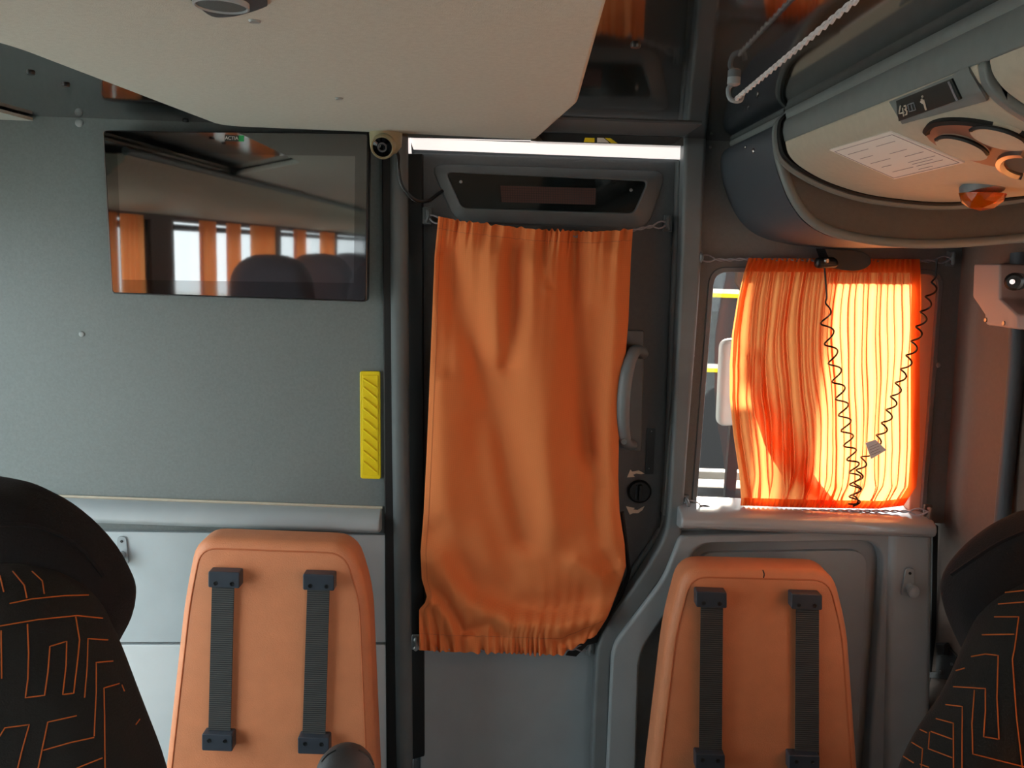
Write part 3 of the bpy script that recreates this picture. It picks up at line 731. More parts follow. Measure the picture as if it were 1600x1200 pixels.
# ================================================================== CURTAINS
def dist_poly(X, Y_, pl):
    d = np.full(X.shape, 1e9)
    for (x0_, y0_), (x1_, y1_) in zip(pl, pl[1:]):
        dx, dy = x1_-x0_, y1_-y0_; L = dx*dx+dy*dy+1e-9
        t = np.clip(((X-x0_)*dx+(Y_-y0_)*dy)/L, 0, 1)
        d = np.minimum(d, np.hypot(X-(x0_+t*dx), Y_-(y0_+t*dy)))
    return d
def interp_edge(edge, v, lo, hi):
    ys_ = [p[1] for p in edge]; xs = [p[0] for p in edge]
    y = lo+(hi-lo)*v; return np.interp(y, ys_, xs)
def smoothrand(u, seed, n):
    rs = np.random.RandomState(seed); a = rs.randn(n+3); x = u*n; i = np.floor(x).astype(int).clip(0, n); t = x-i; t = t*t*(3-2*t)
    return a[i]*(1-t)+a[i+1]*t
def cloth_sheet(name, PXg, PYg, D, m, parent):
    """grid of pixel coordinates and depth values (metres, y of the world)"""
    ny, nx = PXg.shape; bm = bmesh.new(); g = []
    for j in range(ny):
        g.append([bm.verts.new(P(PXg[j, i], PYg[j, i], D[j, i])) for i in range(nx)])
    for j in range(ny-1):
        for i in range(nx-1): bm.faces.new((g[j][i], g[j][i+1], g[j+1][i+1], g[j+1][i]))
    o = obj(name, bm, m, parent); return o

# --- door curtain
def door_curtain():
    t = thing('door_curtain', P(810, 1018, -.03), 'orange fabric curtain gathered at top and bottom over the door', 'curtain')
    nx, ny = 230, 260
    u = np.linspace(0, 1, nx); v = np.linspace(0, 1, ny); U, V = np.meshgrid(u, v)
    L = [(685, 338), (679, 400), (675, 500), (671, 600), (667, 700), (662, 800), (657, 862), (659, 905), (667, 932), (664, 942), (655, 952), (655, 1018)]
    R = [(989, 358), (986, 400), (982, 500), (974, 600), (967, 690), (966, 745), (968, 800), (976, 850), (978, 885), (972, 905), (955, 950), (938, 992), (936, 1000)]
    top = np.interp(u, [0, .12, .5, .8, 1], [338, 345, 358, 362, 358]); bot = np.interp(u, [0, .2, .5, .78, .83, 1], [1016, 1019, 1021, 1024, 1018, 993])
    Yp = top[None]*(1-V)+bot[None]*V
    XL_ = np.interp(Yp, [p[1] for p in L], [p[0] for p in L]); XR_ = np.interp(Yp, [p[1] for p in R], [p[0] for p in R])
    # lower right corner: the hem runs diagonally
    Xp = XL_*(1-U)+XR_*U
    k = np.clip((V-.955)/.045, 0, 1)
    Xp = Xp-(U > .80)*k*(U-.80)/.2*6
    D = np.full(U.shape, -.030)
    # vertical rolls from the gathered header
    gat = np.exp(-V*9); g2 = np.exp(-V*26)
    D -= .0055*gat*np.sin(2*math.pi*(U*15+.35*np.sin(U*9)))*(.7+.3*smoothrand(U, 4, 11))
    D -= .0045*g2*np.sin(2*math.pi*(U*27+1.3*np.sin(U*9)))*(.35+.9*np.abs(smoothrand(U, 21, 19)))
    D -= .006*np.exp(-V*3)*np.sin(2*math.pi*(U*6.3+.2))
    # bottom gathers
    gb = np.exp(-(1-V)*40)*np.clip(1.25-np.abs(U-.5)*1.6, 0, 1)
    D -= .006*gb*np.sin(2*math.pi*(U*27+1.2*np.sin(U*11)))*(.6+.6*np.abs(smoothrand(U, 9, 17)))
    gb2 = np.exp(-(1-V)*15)
    D -= .009*gb2*np.sin(2*math.pi*(U*13+.6*np.sin(U*8)+(1-V)*6))*np.clip(1-U*.7, 0, 1)
    # long folds seen in the cloth (ridge +, valley -), pixel polylines
    F_ = [(-.020, 24, [(700, 400), (720, 480), (752, 580), (790, 700), (820, 840)]),
          (+.016, 26, [(770, 400), (775, 470), (785, 540)]),
          (-.012, 17, [(800, 390), (800, 480), (792, 570)]),
          (+.016, 28, [(840, 420), (842, 560), (850, 700), (865, 820)]),
          (-.016, 20, [(893, 365), (895, 500), (905, 640), (935, 760)]),
          (-.014, 22, [(930, 500), (925, 620), (920, 700)]),
          (+.014, 26, [(955, 400), (950, 560), (945, 700), (950, 850)]),
          (+.014, 24, [(690, 600), (690, 760), (700, 860)]),
          (-.010, 22, [(745, 660), (765, 800), (800, 900)]),
          (-.013, 24, [(690, 830), (740, 905), (800, 940), (850, 952), (910, 940)]),
          (+.014, 20, [(680, 880), (730, 945), (800, 975), (880, 978), (940, 965)]),
          (-.008, 9, [(690, 925), (705, 950), (725, 985)]),
          (-.008, 8, [(735, 985), (765, 975), (790, 995)]),
          (+.008, 9, [(672, 940), (690, 955), (705, 990)]),
          (-.012, 16, [(930, 790), (940, 850), (960, 895)]),
          (+.010, 16, [(900, 880), (940, 905), (968, 890)]),
          (-.007, 8, [(875, 1005), (905, 992), (932, 985)]),
          (+.006, 10, [(870, 360), (862, 400), (858, 450)]), (-.006, 8, [(853, 360), (850, 410), (858, 445)])]
    for A, w, pl in F_:
        d = dist_poly(Xp, Yp, pl); D -= A*1.5*np.exp(-(d/w)**2)
    # the middle bellies out a little
    D -= .018*np.sin(math.pi*V)**.8*np.sin(math.pi*U)**.5
    D = np.minimum(D, .014)
    Yp = Yp+1.8*g2*np.sin(2*math.pi*(U*27+1.3*np.sin(U*9)))*np.abs(smoothrand(U, 21, 19))+2.6*gb*np.sin(2*math.pi*(U*27+1.2*np.sin(U*11)))*np.abs(smoothrand(U, 9, 17))
    cloth_sheet('curtain_panel', Xp, Yp, D, 'door_cloth', t)
    # stitched hem lines
    for fr in (.030, .962):
        j = int(fr*(ny-1)); pts = [P(Xp[j, i], Yp[j, i], D[j, i]-.0007) for i in range(0, nx, 2)]
        obj('hem_stitching', tube_bm(bmesh.new(), pts, .0004, 4), 'thread', t)
    i = int(.03*nx); pts = [P(Xp[j, i], Yp[j, i], D[j, i]-.0006) for j in range(0, ny, 3)]
    obj('side_stitching', tube_bm(bmesh.new(), pts, .0004, 4), 'thread', t)
    slab('dark_lining', [(884, 1024), (900, 1026), (918, 1008), (937, 1003), (941, 992), (925, 985), (905, 990)], -.004, .003, 'rubber', t)
    tube('dark_edging', [P(972, 800, .0), P(980, 870, .0), P(981, 900, .0), P(960, 950, .0), P(941, 992, .0)], .0045, 'rubber', t, 6, smooth_n=5)
door_curtain()

# --- window curtain with real pleats
def window_curtain():
    t = thing('window_curtain', P(1290, 798, -.02), 'glowing backlit orange pleated curtain over the small window', 'curtain')
    rs = np.random.RandomState(12)
    L = [(1170, 402), (1163, 424), (1152, 470), (1144, 520), (1140, 570), (1140, 620), (1146, 680), (1155, 740), (1158, 780), (1156, 797)]
    R = [(1437, 402), (1438, 424), (1437, 560), (1437, 700), (1432, 760), (1412, 790), (1400, 800)]
    n_pl = 27; w = .0155
    cs = np.sort(np.linspace(.03, .965, n_pl)+rs.uniform(-.010, .010, n_pl))
    # profile: list of (u, layer depth); a pleat doubles back behind itself
    us = [0]; ds = [0]; prev = 0
    for i, c in enumerate(cs):
        ww = w*rs.uniform(.30, .75)
        for q in np.linspace(prev+.004, c-.002, 5): us.append(q); ds.append(.0035*math.sin(math.pi*(q-prev)/(c-prev))**1)
        us += [c+ww*.5, c+ww, c+ww*.5, c, c+ww*.1, c+ww*.6]; ds += [-.0005, .002, .0045, .006, .0075, .0075]
        prev = c+ww
    for q in np.linspace(prev+.004, 1, 5): us.append(q); ds.append(.002)
    us = np.array(us); ds = np.array(ds); nx = len(us); ny = 110
    v = np.linspace(0, 1, ny)
    U0, V = np.meshgrid(us, v); D0 = np.tile(ds, (ny, 1))
    # pleats lean: left part bows, gathers converge at header and foot
    top = np.interp(us.clip(0, 1), [0, 1], [403, 405]); bot = np.interp(us.clip(0, 1), [0, .5, .86, 1], [790, 794, 795, 790])
    Yp = top[None]*(1-V)+bot[None]*V
    XL_ = np.interp(Yp, [p[1] for p in L], [p[0] for p in L]); XR_ = np.interp(Yp, [p[1] for p in R], [p[0] for p in R])
    Xp = XL_*(1-U0)+XR_*U0
    wig = 3*np.sin(V*6+U0*7)*np.sin(math.pi*V)+1.2*np.sin(V*15+U0*25)*np.sin(math.pi*V)
    # diagonal swag in the lower left, as if the cloth were snagged
    d = np.exp(-((Xp-1225)/75)**2-((Yp-640)/110)**2); Xp = Xp+wig-20*d*np.sign(.5-U0)*0+14*d
    d2 = np.exp(-((Yp-775)/22)**2); Xp += d2*5*np.sin(U0*60)
    D = -.026+D0-.004*np.sin(U0*24+V*3)*np.sin(math.pi*V)
    d_ = dist_poly(Xp, Yp, [(1172, 560), (1200, 640), (1245, 720), (1300, 770)]); D -= .012*np.exp(-(d_/14)**2)
    d_ = dist_poly(Xp, Yp, [(1190, 600), (1225, 690), (1275, 760)]); D += .008*np.exp(-(d_/12)**2)
    g = np.exp(-V*30)+np.exp(-(1-V)*26)
    D -= .004*g*np.sin(2*math.pi*U0*34)*(U0 < .96)
    D = D-.004*np.sin(math.pi*V)
    cloth_sheet('curtain_panel', Xp, Yp, D, 'window_cloth', t)
    # doubled cloth: header, side hem, foot hem
    def strip(name, u0_, u1_, v0_, v1_, dd, seed=1):
        nu, nv = 120 if u1_-u0_ > .5 else 8, 8 if v1_-v0_ < .5 else 90
        uu, vv = np.meshgrid(np.linspace(u0_, u1_, nu), np.linspace(v0_, v1_, nv))
        tp = 403+2*uu; bt = np.interp(uu, [0, .5, .86, 1], [790, 794, 795, 790]); yy = tp*(1-vv)+bt*vv
        a = np.interp(yy, [p[1] for p in L], [p[0] for p in L]); b = np.interp(yy, [p[1] for p in R], [p[0] for p in R])
        xx = a*(1-uu)+b*uu; g_ = np.exp(-vv*30)+np.exp(-(1-vv)*26)
        Dd = -.026-.004*np.sin(uu*24+vv*3)*np.sin(math.pi*vv)-.004*np.sin(math.pi*vv)-.004*g_*np.sin(2*math.pi*uu*34)*(uu < .96)+dd
        cloth_sheet(name, xx, yy, Dd, 'window_cloth', t)
    strip('header_hem', 0, 1, 0, .055, -.0035); strip('header_hem', 0, 1, 0.0, .055, .012)
    strip('side_hem', .952, 1.0, 0.0, 1.0, -.003); strip('side_hem', .952, 1.0, 0.0, 1.0, .0125)
    strip('side_hem', 0, .03, 0.0, 1.0, .0125)
    strip('foot_hem', 0, 1, .968, 1.0, -.004); strip('foot_hem', 0, 1, .968, 1.0, .012)
    # folded-over flap in the lower left (double cloth, reads deep red)
    fl = [[(1166, 545), (1176, 545)], [(1172, 590), (1196, 592)], [(1180, 640), (1222, 650)], [(1196, 690), (1248, 700)], [(1222, 735), (1275, 742)], [(1252, 765), (1300, 770)], [(1280, 786), (1312, 786)]]
    nx_, ny_ = 8, len(fl)
    vv = np.linspace(0, ny_-1, 40); A = np.array(fl, float)
    Lx = np.interp(vv, range(ny_), A[:, 0, 0]); Ly = np.interp(vv, range(ny_), A[:, 0, 1]); Rx = np.interp(vv, range(ny_), A[:, 1, 0]); Ry = np.interp(vv, range(ny_), A[:, 1, 1])
    uu = np.linspace(0, 1, nx_)
    X_ = Lx[:, None]*(1-uu)+Rx[:, None]*uu; Y_ = Ly[:, None]*(1-uu)+Ry[:, None]*uu
    cloth_sheet('folded_flap', X_, Y_, np.full(X_.shape, -.012)-.002*np.sin(uu*6)[None], 'window_cloth', t)
    cloth_sheet('folded_flap', X_+3*(uu-.5)[None], Y_, np.full(X_.shape, -.008)-.002*np.sin(uu*6)[None], 'window_cloth', t)
window_curtain()

# --- cords and hooks
def hook(c, label, side, m='pillar', s=1.0):
    """small moulded cord hook; side = +1 opens to the right"""
    t = thing('curtain_hook', c, label, 'hook')
    box('hook_base', c+Vector((-.006*s, -.001, -.011*s)), c+Vector((.006*s, .006, .011*s)), m, t, .002)
    pts = [c+Vector((0, -.002, .006*s)), c+Vector((side*.001, -.012, .006*s)), c+Vector((side*.004, -.016, 0)), c+Vector((side*.001, -.012, -.006*s)), c+Vector((0, -.002, -.006*s))]
    tube('hook_loop', pts, .0028*s, m, t, 8, smooth_n=5)
    return t
def cord(name, a, b, mid, label, m='cord_grey', r=.0022, loops=(1, 1), cat='cord'):
    """two twisted strands between a and b, opening to a loop at the hooks"""
    bm = bmesh.new(); path = catmull([a]+mid+[b], 14); n = len(path)
    L = sum((path[i+1]-path[i]).length for i in range(n-1)); s = 0
    dense = []
    N = int(L/.0025)+8
    # resample
    cum = [0]
    for i in range(n-1): cum.append(cum[-1]+(path[i+1]-path[i]).length)
    A = np.array([[*p] for p in path]); S_ = np.linspace(0, L, N); Q = np.stack([np.interp(S_, cum, A[:, k]) for k in range(3)], 1)
    for ph in (0, math.pi):
        pts = []
        for i, q in enumerate(Q):
            e = 1.0
            d0, d1 = S_[i], L-S_[i]; o = r*.8
            wide = 0
            if loops[0] and d0 < .035: wide = .0065*math.sin(min(1, d0/.035)*math.pi)*1.0
            if loops[1] and d1 < .035: wide = max(wide, .0065*math.sin(min(1, d1/.035)*math.pi))
            an = S_[i]/.009*math.pi*.5+ph
            if wide > .001: off = Vector((0, 0, wide*(1 if ph == 0 else -1)))
            else: off = Vector((0, math.cos(an)*o, math.sin(an)*o))
            pts.append(Vector(q)+off)
        tube_bm(bm, pts, r*.75, 5)
    o = obj(name, bm, m); return tag(o, label, cat)
HK = {}
def hk(px, py, Y, label, side, m='pillar', s=1.0): hook(P(px, py, Y-.004), label, side, m, s*1.35); return P(px, py, Y-.016)
a = hk(667, 337, .008, 'grey cord hook at the top left corner of the door curtain', 1, 'door_frame', 1.1); b = hk(1044, 349, DY-.004, 'dark cord hook on the door edge right of the curtain top', -1, 'door_frame', 1.1)
cord('braided_string', a, b, [P(686, 345, -.010), P(740, 358, -.004), P(850, 368, .0), P(960, 368, -.004), P(992, 359, -.014)], 'grey braided cord threaded through the top of the door curtain')
a = hk(650, 1004, .008, 'small pale cord hook at the bottom left of the door curtain', 1, 'panel_grey', 1.1); b = hk(922, 1012, DY-.01, 'pale cord hook by the loose bottom right corner of the door curtain', -1, 'panel_grey', 1.1)
cord('braided_string', a, b, [P(680, 1012, -.018), P(790, 1018, -.022), P(880, 1016, -.012), P(900, 1013, -.006)], 'grey cord through the bottom hem of the door curtain', loops=(1, 1))
a = hk(1091, 402, .0, 'grey cord hook left of the window curtain top, beside the pillar', 1); b = hk(1486, 404, .0, 'grey cord hook right of the window curtain top, in the corner', -1)
cord('braided_string', a, b, [P(1130, 406, -.012), P(1170, 405, -.024), P(1290, 407, -.028), P(1437, 408, -.022)], 'grey braided cord through the header of the window curtain')
a = hk(1070, 785, -.006, 'grey cord hook at the bottom left corner of the window', 1); b = hk(1450, 800, -.03, 'pale cord hook at the bottom right of the window on the ledge corner', -1, 'side_wall')
cord('braided_string', a, b, [P(1110, 792, -.018), P(1156, 797, -.020), P(1290, 798, -.022), P(1405, 799, -.025)], 'grey braided cord through the foot of the window curtain')
# ceiling hook with white rope running towards the camera
hc = PZ(1147, 121, ZC)
t = thing('ceiling_hook', hc, 'grey hook under the glossy ceiling holding the white rope', 'hook')
lathe('hook_base', [(.008, 0), (.008, -.008), (.005, -.010)], hc, (0, 0, 1), 'panel_grey', t, 16)
tube('hook_loop', [hc+Vector((0, 0, -.006)), hc+Vector((-.006, 0, -.014)), hc+Vector((-.003, -.002, -.026)), hc+Vector((.008, -.004, -.028)), hc+Vector((.011, -.004, -.020))], .003, 'panel_grey', t, 8, smooth_n=5)
ra = hc+Vector((.003, -.004, -.0265)); dd = (PZ(1330, 6, ZC-.026)-ra)
cord('aisle_rope', ra, ra+dd*1.9, [ra+dd*.5, ra+dd], 'white braided rope stretched below the ceiling from the small hook', 'cord_white', .0024, loops=(0, 0), cat='rope')

# ================================================================== MICROPHONE, COILED CORDS, TAG
mic = thing('microphone', P(1320, 408, -.05), 'black handset microphone clipped above the window curtain', 'microphone')
slab('clip', rpoly([(1289, 388), (1344, 392), (1360, 400), (1362, 412), (1350, 421), (1330, 424), (1300, 418)], [2, 6, 10, 10, 10, 10, 6]), -.052, .052, 'black_plastic', mic, bevel=.006, seg=3)
cushion('handset', rpoly([(1276, 402), (1310, 402), (1313, 418), (1276, 420)], 9), -.072, .022, .008, 'black_plastic', mic, seg=4)
lathe('cord_socket', [(.005, 0), (.005, .004), (.003, .006)], P(1291, 407, -.070), (0, -1, 0), 'steel', mic, 12)
def coil(path_px, Y, turns_px, amp, bm, r=.0021, straight=0.0, squeeze=1.0):
    pts = [P(x, y, Y) for x, y in path_px]; path = catmull(pts, 10); cum = [0]
    for i in range(len(path)-1): cum.append(cum[-1]+(path[i+1]-path[i]).length)
    A = np.array([[*p] for p in path]); L = cum[-1]; N = int(L/.0016); S_ = np.linspace(0, L, N)
    Q = [Vector([np.interp(s, cum, A[:, k]) for k in range(3)]) for s in S_]
    out = []; ph = 0; lam = turns_px*mpp(Y)
    for i, q in enumerate(Q):
        T_ = (Q[min(i+1, N-1)]-Q[max(i-1, 0)]).normalized(); n1 = T_.cross(Vector((0, 1, 0))).normalized(); n2 = Vector((0, 1, 0))
        e = min(1, max(0, (S_[i]-straight)/.03)); s = S_[i]/L
        l2 = lam*(1-(1-squeeze)*s); ph += (L/N)/l2*2*math.pi
        out.append(q+n1*math.cos(ph)*amp*e+n2*math.sin(ph)*amp*.8*e+T_*math.sin(ph)*amp*.35*e)
    tube_bm(bm, out, r, 5)
bm = bmesh.new(); coil([(1288, 416), (1292, 470), (1291, 500), (1302, 560), (1316, 630), (1326, 690), (1336, 740), (1335, 790)], -.056, 38, .0105, bm, r=.0018, straight=.06, squeeze=.5)
o = obj('coiled_cord', bm, 'coil_black'); tag(o, 'black coiled cord hanging from the microphone down the middle of the window', 'cord')
bm = bmesh.new(); coil([(1464, 405), (1460, 440), (1447, 480), (1428, 540), (1405, 600), (1388, 650), (1372, 688), (1352, 715), (1342, 745), (1338, 775), (1330, 788)], -.052, 25, .0075, bm, r=.0018, straight=.025, squeeze=.8)
o = obj('coiled_cord', bm, 'coil_black'); tag(o, 'black coiled cord slanting down from the window top right corner', 'cord')
tg = patch('cord_tag', [(1352, 692), (1368, 687), (1385, 703), (1361, 717)], 'tag_metal', None, 0, 3, 3, .001, tree=BVHTree.FromPolygons([P(1300, 600, -.064), P(1450, 600, -.064), P(1450, 800, -.064), P(1300, 800, -.064)], [(0, 1, 2, 3)]))
tag(tg, 'small silvery tag tied to the slanting coiled cord', 'tag')
for k in range(4):
    a = Vector((1358+k*1.2, 699+k*4)); tube('print_line', [P(a.x, a.y, -.0655), P(a.x+14, a.y-6, -.0655)], .0004, 'ink', tg, 4)

# ================================================================== RIGHT SIDE WALL FITTINGS
# belt bracket housing on the right wall
bh = thing('belt_housing', PX(1560, 515, .74), 'moulded pinkish-grey belt housing with dark knob high on the right wall', 'belt housing')
XB = wx(1.62)-.055
pp_ = [PX(x, y, XB) for x, y in ((1521, 412), (1562, 412), (1562, 466), (1590, 492), (1592, 515), (1540, 508), (1538, 492), (1519, 464))]
prism('housing', pp_, (.054, 0, 0), 'housing_pink', bh, .004)
q = PX(1586, 440, XB-.02)
lathe('knob', [(.014, -.03), (.014, .012), (.010, .016)], q, (-.6, -.8, 0), 'black_plastic', bh, 20)
lathe('knob_pin', [(.004, .014), (.004, .03)], q, (-.6, -.8, 0), 'chrome', bh, 12)
for px, py in ((1541, 500), (1569, 505)): lathe('screw', [(.004, 0), (.0035, .002)], PX(px, py, XB), (-1, 0, 0), 'steel', bh, 12)
# lower black bracket
XW = min(wx(1.0), wx(.9))-.001
bb = thing('belt_anchor_bracket', PX(1470, 1060, XW), 'black slotted metal bracket low on the right wall beside the right seat', 'bracket')
c = PX(1472, 1030, XW)
pb = [(1461, 1004), (1478, 1004), (1480, 1010), (1494, 1026), (1492, 1048), (1478, 1062), (1446, 1058), (1448, 1050), (1462, 1050), (1463, 1014)]
prism('plate', [PX(x, y, XW-.006) for x, y in pb], (.006, 0, 0), 'black_plastic', bb, .001)
prism('clip', [PX(x, y, XW-.018) for x, y in ((1463, 1006), (1476, 1006), (1474, 1024), (1464, 1024))], (.012, 0, 0), 'black_plastic', bb, .002)
for px, py in ((1472, 1022), (1470, 1050), (1488, 1038)): lathe('bolt', [(.0035, 0), (.003, .003)], PX(px, py, XW-.006), (-1, 0, 0), 'steel', bb, 10)
# vertical seal beside the right hand side window
tube('trim_17', [PX(1592, 395, wx(1.68)-.012), PX(1588, 560, wx(1.54)-.012), PX(1576, 700, wx(1.42)-.012), PX(1562, 860, wx(1.3)-.012)], .013, 'fairing', None, 12, smooth_n=6, kind='structure')

# ================================================================== SPEAKER IN HEADLINER
sp = thing('ceiling_speaker', PZ(345, -10, HZ), 'round grey loudspeaker set in a pointed dark trim in the headliner', 'speaker')
pts = [PZ(x, y, HZ-.003) for x, y in [(296, 0), (304, 6), (330, 26), (362, 27), (392, 20), (414, 12), (418, 8), (414, -4), (392, -14), (360, -30), (310, -26)]]
pp3 = catmull(pts+[pts[0]], 5)[:-1]
prism('trim_plate', pp3, (0, 0, .006), 'armrest_vinyl', sp, .001)
a1 = PZ(303, -4, HZ); a2 = PZ(387, -2, HZ); cN = (a1+a2)/2; rr_ = (a2-a1).length/2
cy = PZ(345, 20, HZ-.006).y-rr_; cc_ = Vector((cN.x, cy, HZ-.003))
lathe('speaker_ring', [(rr_, -.001), (rr_, .004), (rr_*.93, .0045), (rr_*.91, .002)], cc_, (0, 0, -1), 'light_plastic', sp, 40)
lathe('speaker_grille', [(rr_*.92, .0), (rr_*.9, .0028), (rr_*.5, .004), (.001, .0045)], cc_, (0, 0, -1), 'speaker_mesh', sp, 40)

# left part of gloss ceiling: small screws
cl = root_struct('ceiling_trim', (0, 0, ZC))
for px, py in ((48, 113), (103, 132), (24, 176), (993, 70), (290, 188)):
    lathe('screw', [(.006, 0), (.005, .003)], PZ(px, py, ZC), (0, 0, -1), 'black_plastic', cl, 12)

# ================================================================== PASSENGER SEATS
def seat(cx_px, body, head, Yb, label, strokes, sgn, loc_x):
    t = thing('coach_seat', (loc_x, Yb+.05, .25), label, 'seat')
    hd_ = cushion('headrest', head, Yb+.085, .13, .045, 'seat_velour', t, rb=.05, seg=8, bulge=.01, yp=Yb+.165)
    bd_ = cushion('backrest', body, Yb, .12, .05, 'seat_fabric', t, rb=.04, seg=8, bulge=.012, yp=Yb+.08)
    T2 = bvh([bd_]); bm = bmesh.new()
    for s in strokes: drape('', s, .00075, 'orange_thread', t, T2, .0003, 6, 5, bm=bm, smooth_path=False)
    if strokes: obj('stitching', bm, 'orange_thread', t, kind='stuff')
    T3 = bvh([hd_])
    return t, T3
YS = -.86
cxl = -75
def mirror(pts, cx): return [(2*cx-x, y) for x, y in pts[::-1]]
rb_ = [(30, 882), (75, 892), (118, 915), (152, 948), (182, 1010), (212, 1090), (255, 1200), (300, 1400), (310, 1700)]
body = rpoly(rb_+mirror(rb_, cxl), [20, 30, 30, 30, 40, 40, 40, 40, 20]+[20, 40, 40, 40, 40, 30, 30, 30, 20], 3)
rh = [(-20, 744), (40, 756), (95, 783), (140, 818), (182, 866), (208, 922), (205, 965), (180, 1012), (150, 1060)]
head = rpoly(rh+mirror(rh, cxl), [20]*3+[30]*2+[14, 20, 30, 20]+[20, 30, 20, 14, 30, 30]+[20]*3, 3)
STL = [[(15, 943), (50, 936), (100, 931), (138, 930)], [(0, 978), (60, 968), (120, 962), (160, 966)],
       [(43, 975), (45, 1020), (44, 1060), (40, 1090), (70, 1086), (75, 1050), (78, 1010), (104, 1002), (103, 1040), (98, 1085), (115, 1083), (120, 1040), (124, 1000), (118, 964)],
       [(132, 1090), (136, 1040), (137, 998), (168, 1000)], [(147, 1150), (150, 1080), (150, 1035), (176, 1033)], [(164, 1200), (163, 1120), (162, 1075), (186, 1068)],
       [(0, 1150), (8, 1137), (46, 1132), (34, 1175), (28, 1200)], [(60, 1200), (75, 1128), (120, 1118)], [(68, 1172), (110, 1160), (147, 1152)], [(120, 1200), (160, 1184)],
       [(20, 893), (38, 915), (42, 935)], [(50, 893), (66, 908), (69, 928)], [(0, 900), (6, 925)], [(190, 1070), (194, 1080)], [(212, 1132), (218, 1124)], [(2, 985), (3, 1060)]]
s1, TH = seat(cxl, body, head, YS, 'dark patterned coach seat with orange stitched lines at the lower left', STL, 1, P(cxl, 1000, YS).x)
drape('headrest_seam', [(0, 820), (50, 822), (95, 838), (130, 862), (160, 900)], .003, 'seat_velour', s1, TH, .0005)
# seat pan, base, armrest
def seat_lower(t, x, w, y, m1='seat_fabric', armx=None, top=1.0):
    box('seat_cushion', (x-w/2, y+.06, .40), (x+w/2, y+.50, .52), m1, t, .04)
    box('seat_base', (x-.12, y+.10, 0.0), (x+.12, y+.42, .40), 'black_plastic', t, .01)
seat_lower(s1, P(cxl, 1000, YS).x, .50, YS)
ap = P(540, 1168, YS+.15)
xa_ = ap.x; ra_ = .037
zt_ = ap.z
bm = bmesh.new(); tube_bm(bm, [(xa_, YS+.15, .60)]+[(xa_, YS+.15, zt_-ra_+ra_*math.sin(k*math.pi/12)) for k in range(7)], [ra_*1.12]+[ra_*max(.05, math.cos(k*math.pi/12)) for k in range(7)], 24, flat=1.1)
arm = obj('armrest', bm, 'armrest_vinyl', s1)
TA = bvh([arm]); 
drape('armrest_seam', [(503, 1190), (512, 1180), (525, 1172)], .0012, 'rubber', arm, TA, .0)
drape('armrest_seam', [(560, 1172), (575, 1182), (583, 1195)], .0012, 'rubber', arm, TA, .0)
sx_ = P(cxl, 1000, YS).x
box('armrest_arm', (sx_+.2, YS+.10, .58), (xa_+.03, YS+.18, .66), 'black_plastic', s1, .008)
# right seat
cxr = 1640
rb2 = [(1540, 958), (1600, 916), (1650, 900)]
lbody = [(1632, 902), (1598, 917), (1562, 940), (1532, 972), (1505, 1030), (1480, 1090), (1440, 1145), (1408, 1205), (1375, 1400), (1370, 1700)]
body2 = rpoly(lbody+mirror(lbody, cxr), 30, 3)
lhead = [(1630, 797), (1605, 800), (1560, 822), (1520, 852), (1488, 888), (1473, 922), (1482, 965), (1502, 1010), (1530, 1060)]
head2 = rpoly(lhead+mirror(lhead, cxr), 20, 3)
STR = [[(1571, 926), (1600, 923)], [(1560, 944), (1600, 941)], [(1554, 964), (1592, 964), (1586, 1010), (1582, 1030), (1588, 1120), (1597, 1200)], [(1535, 992), (1585, 991)],
       [(1518, 1026), (1540, 1022), (1560, 1024), (1558, 1090), (1561, 1155), (1537, 1151), (1540, 1110), (1540, 1076), (1490, 1073)], [(1494, 1048), (1508, 1044)],
       [(1523, 1078), (1519, 1130), (1520, 1178), (1560, 1188), (1600, 1198)], [(1478, 1101), (1504, 1104), (1503, 1200)], [(1463, 1123), (1490, 1130), (1490, 1200)],
       [(1455, 1143), (1488, 1155)], [(1453, 1144), (1451, 1170), (1488, 1184)], [(1438, 1140), (1449, 1145)], [(1425, 1160), (1442, 1170), (1440, 1200)], [(1412, 1182), (1428, 1192)], [(1438, 1194), (1452, 1199)]]
s2, TH2 = seat(cxr, body2, head2, -.80, 'dark patterned coach seat with bright orange stitched lines at the lower right', STR, -1, P(cxr, 1000, -.80).x)
drape('headrest_seam', [(1488, 898), (1520, 876), (1560, 850), (1600, 832)], .003, 'seat_velour', s2, TH2, .0005)
seat_lower(s2, .60, .40, -.80)

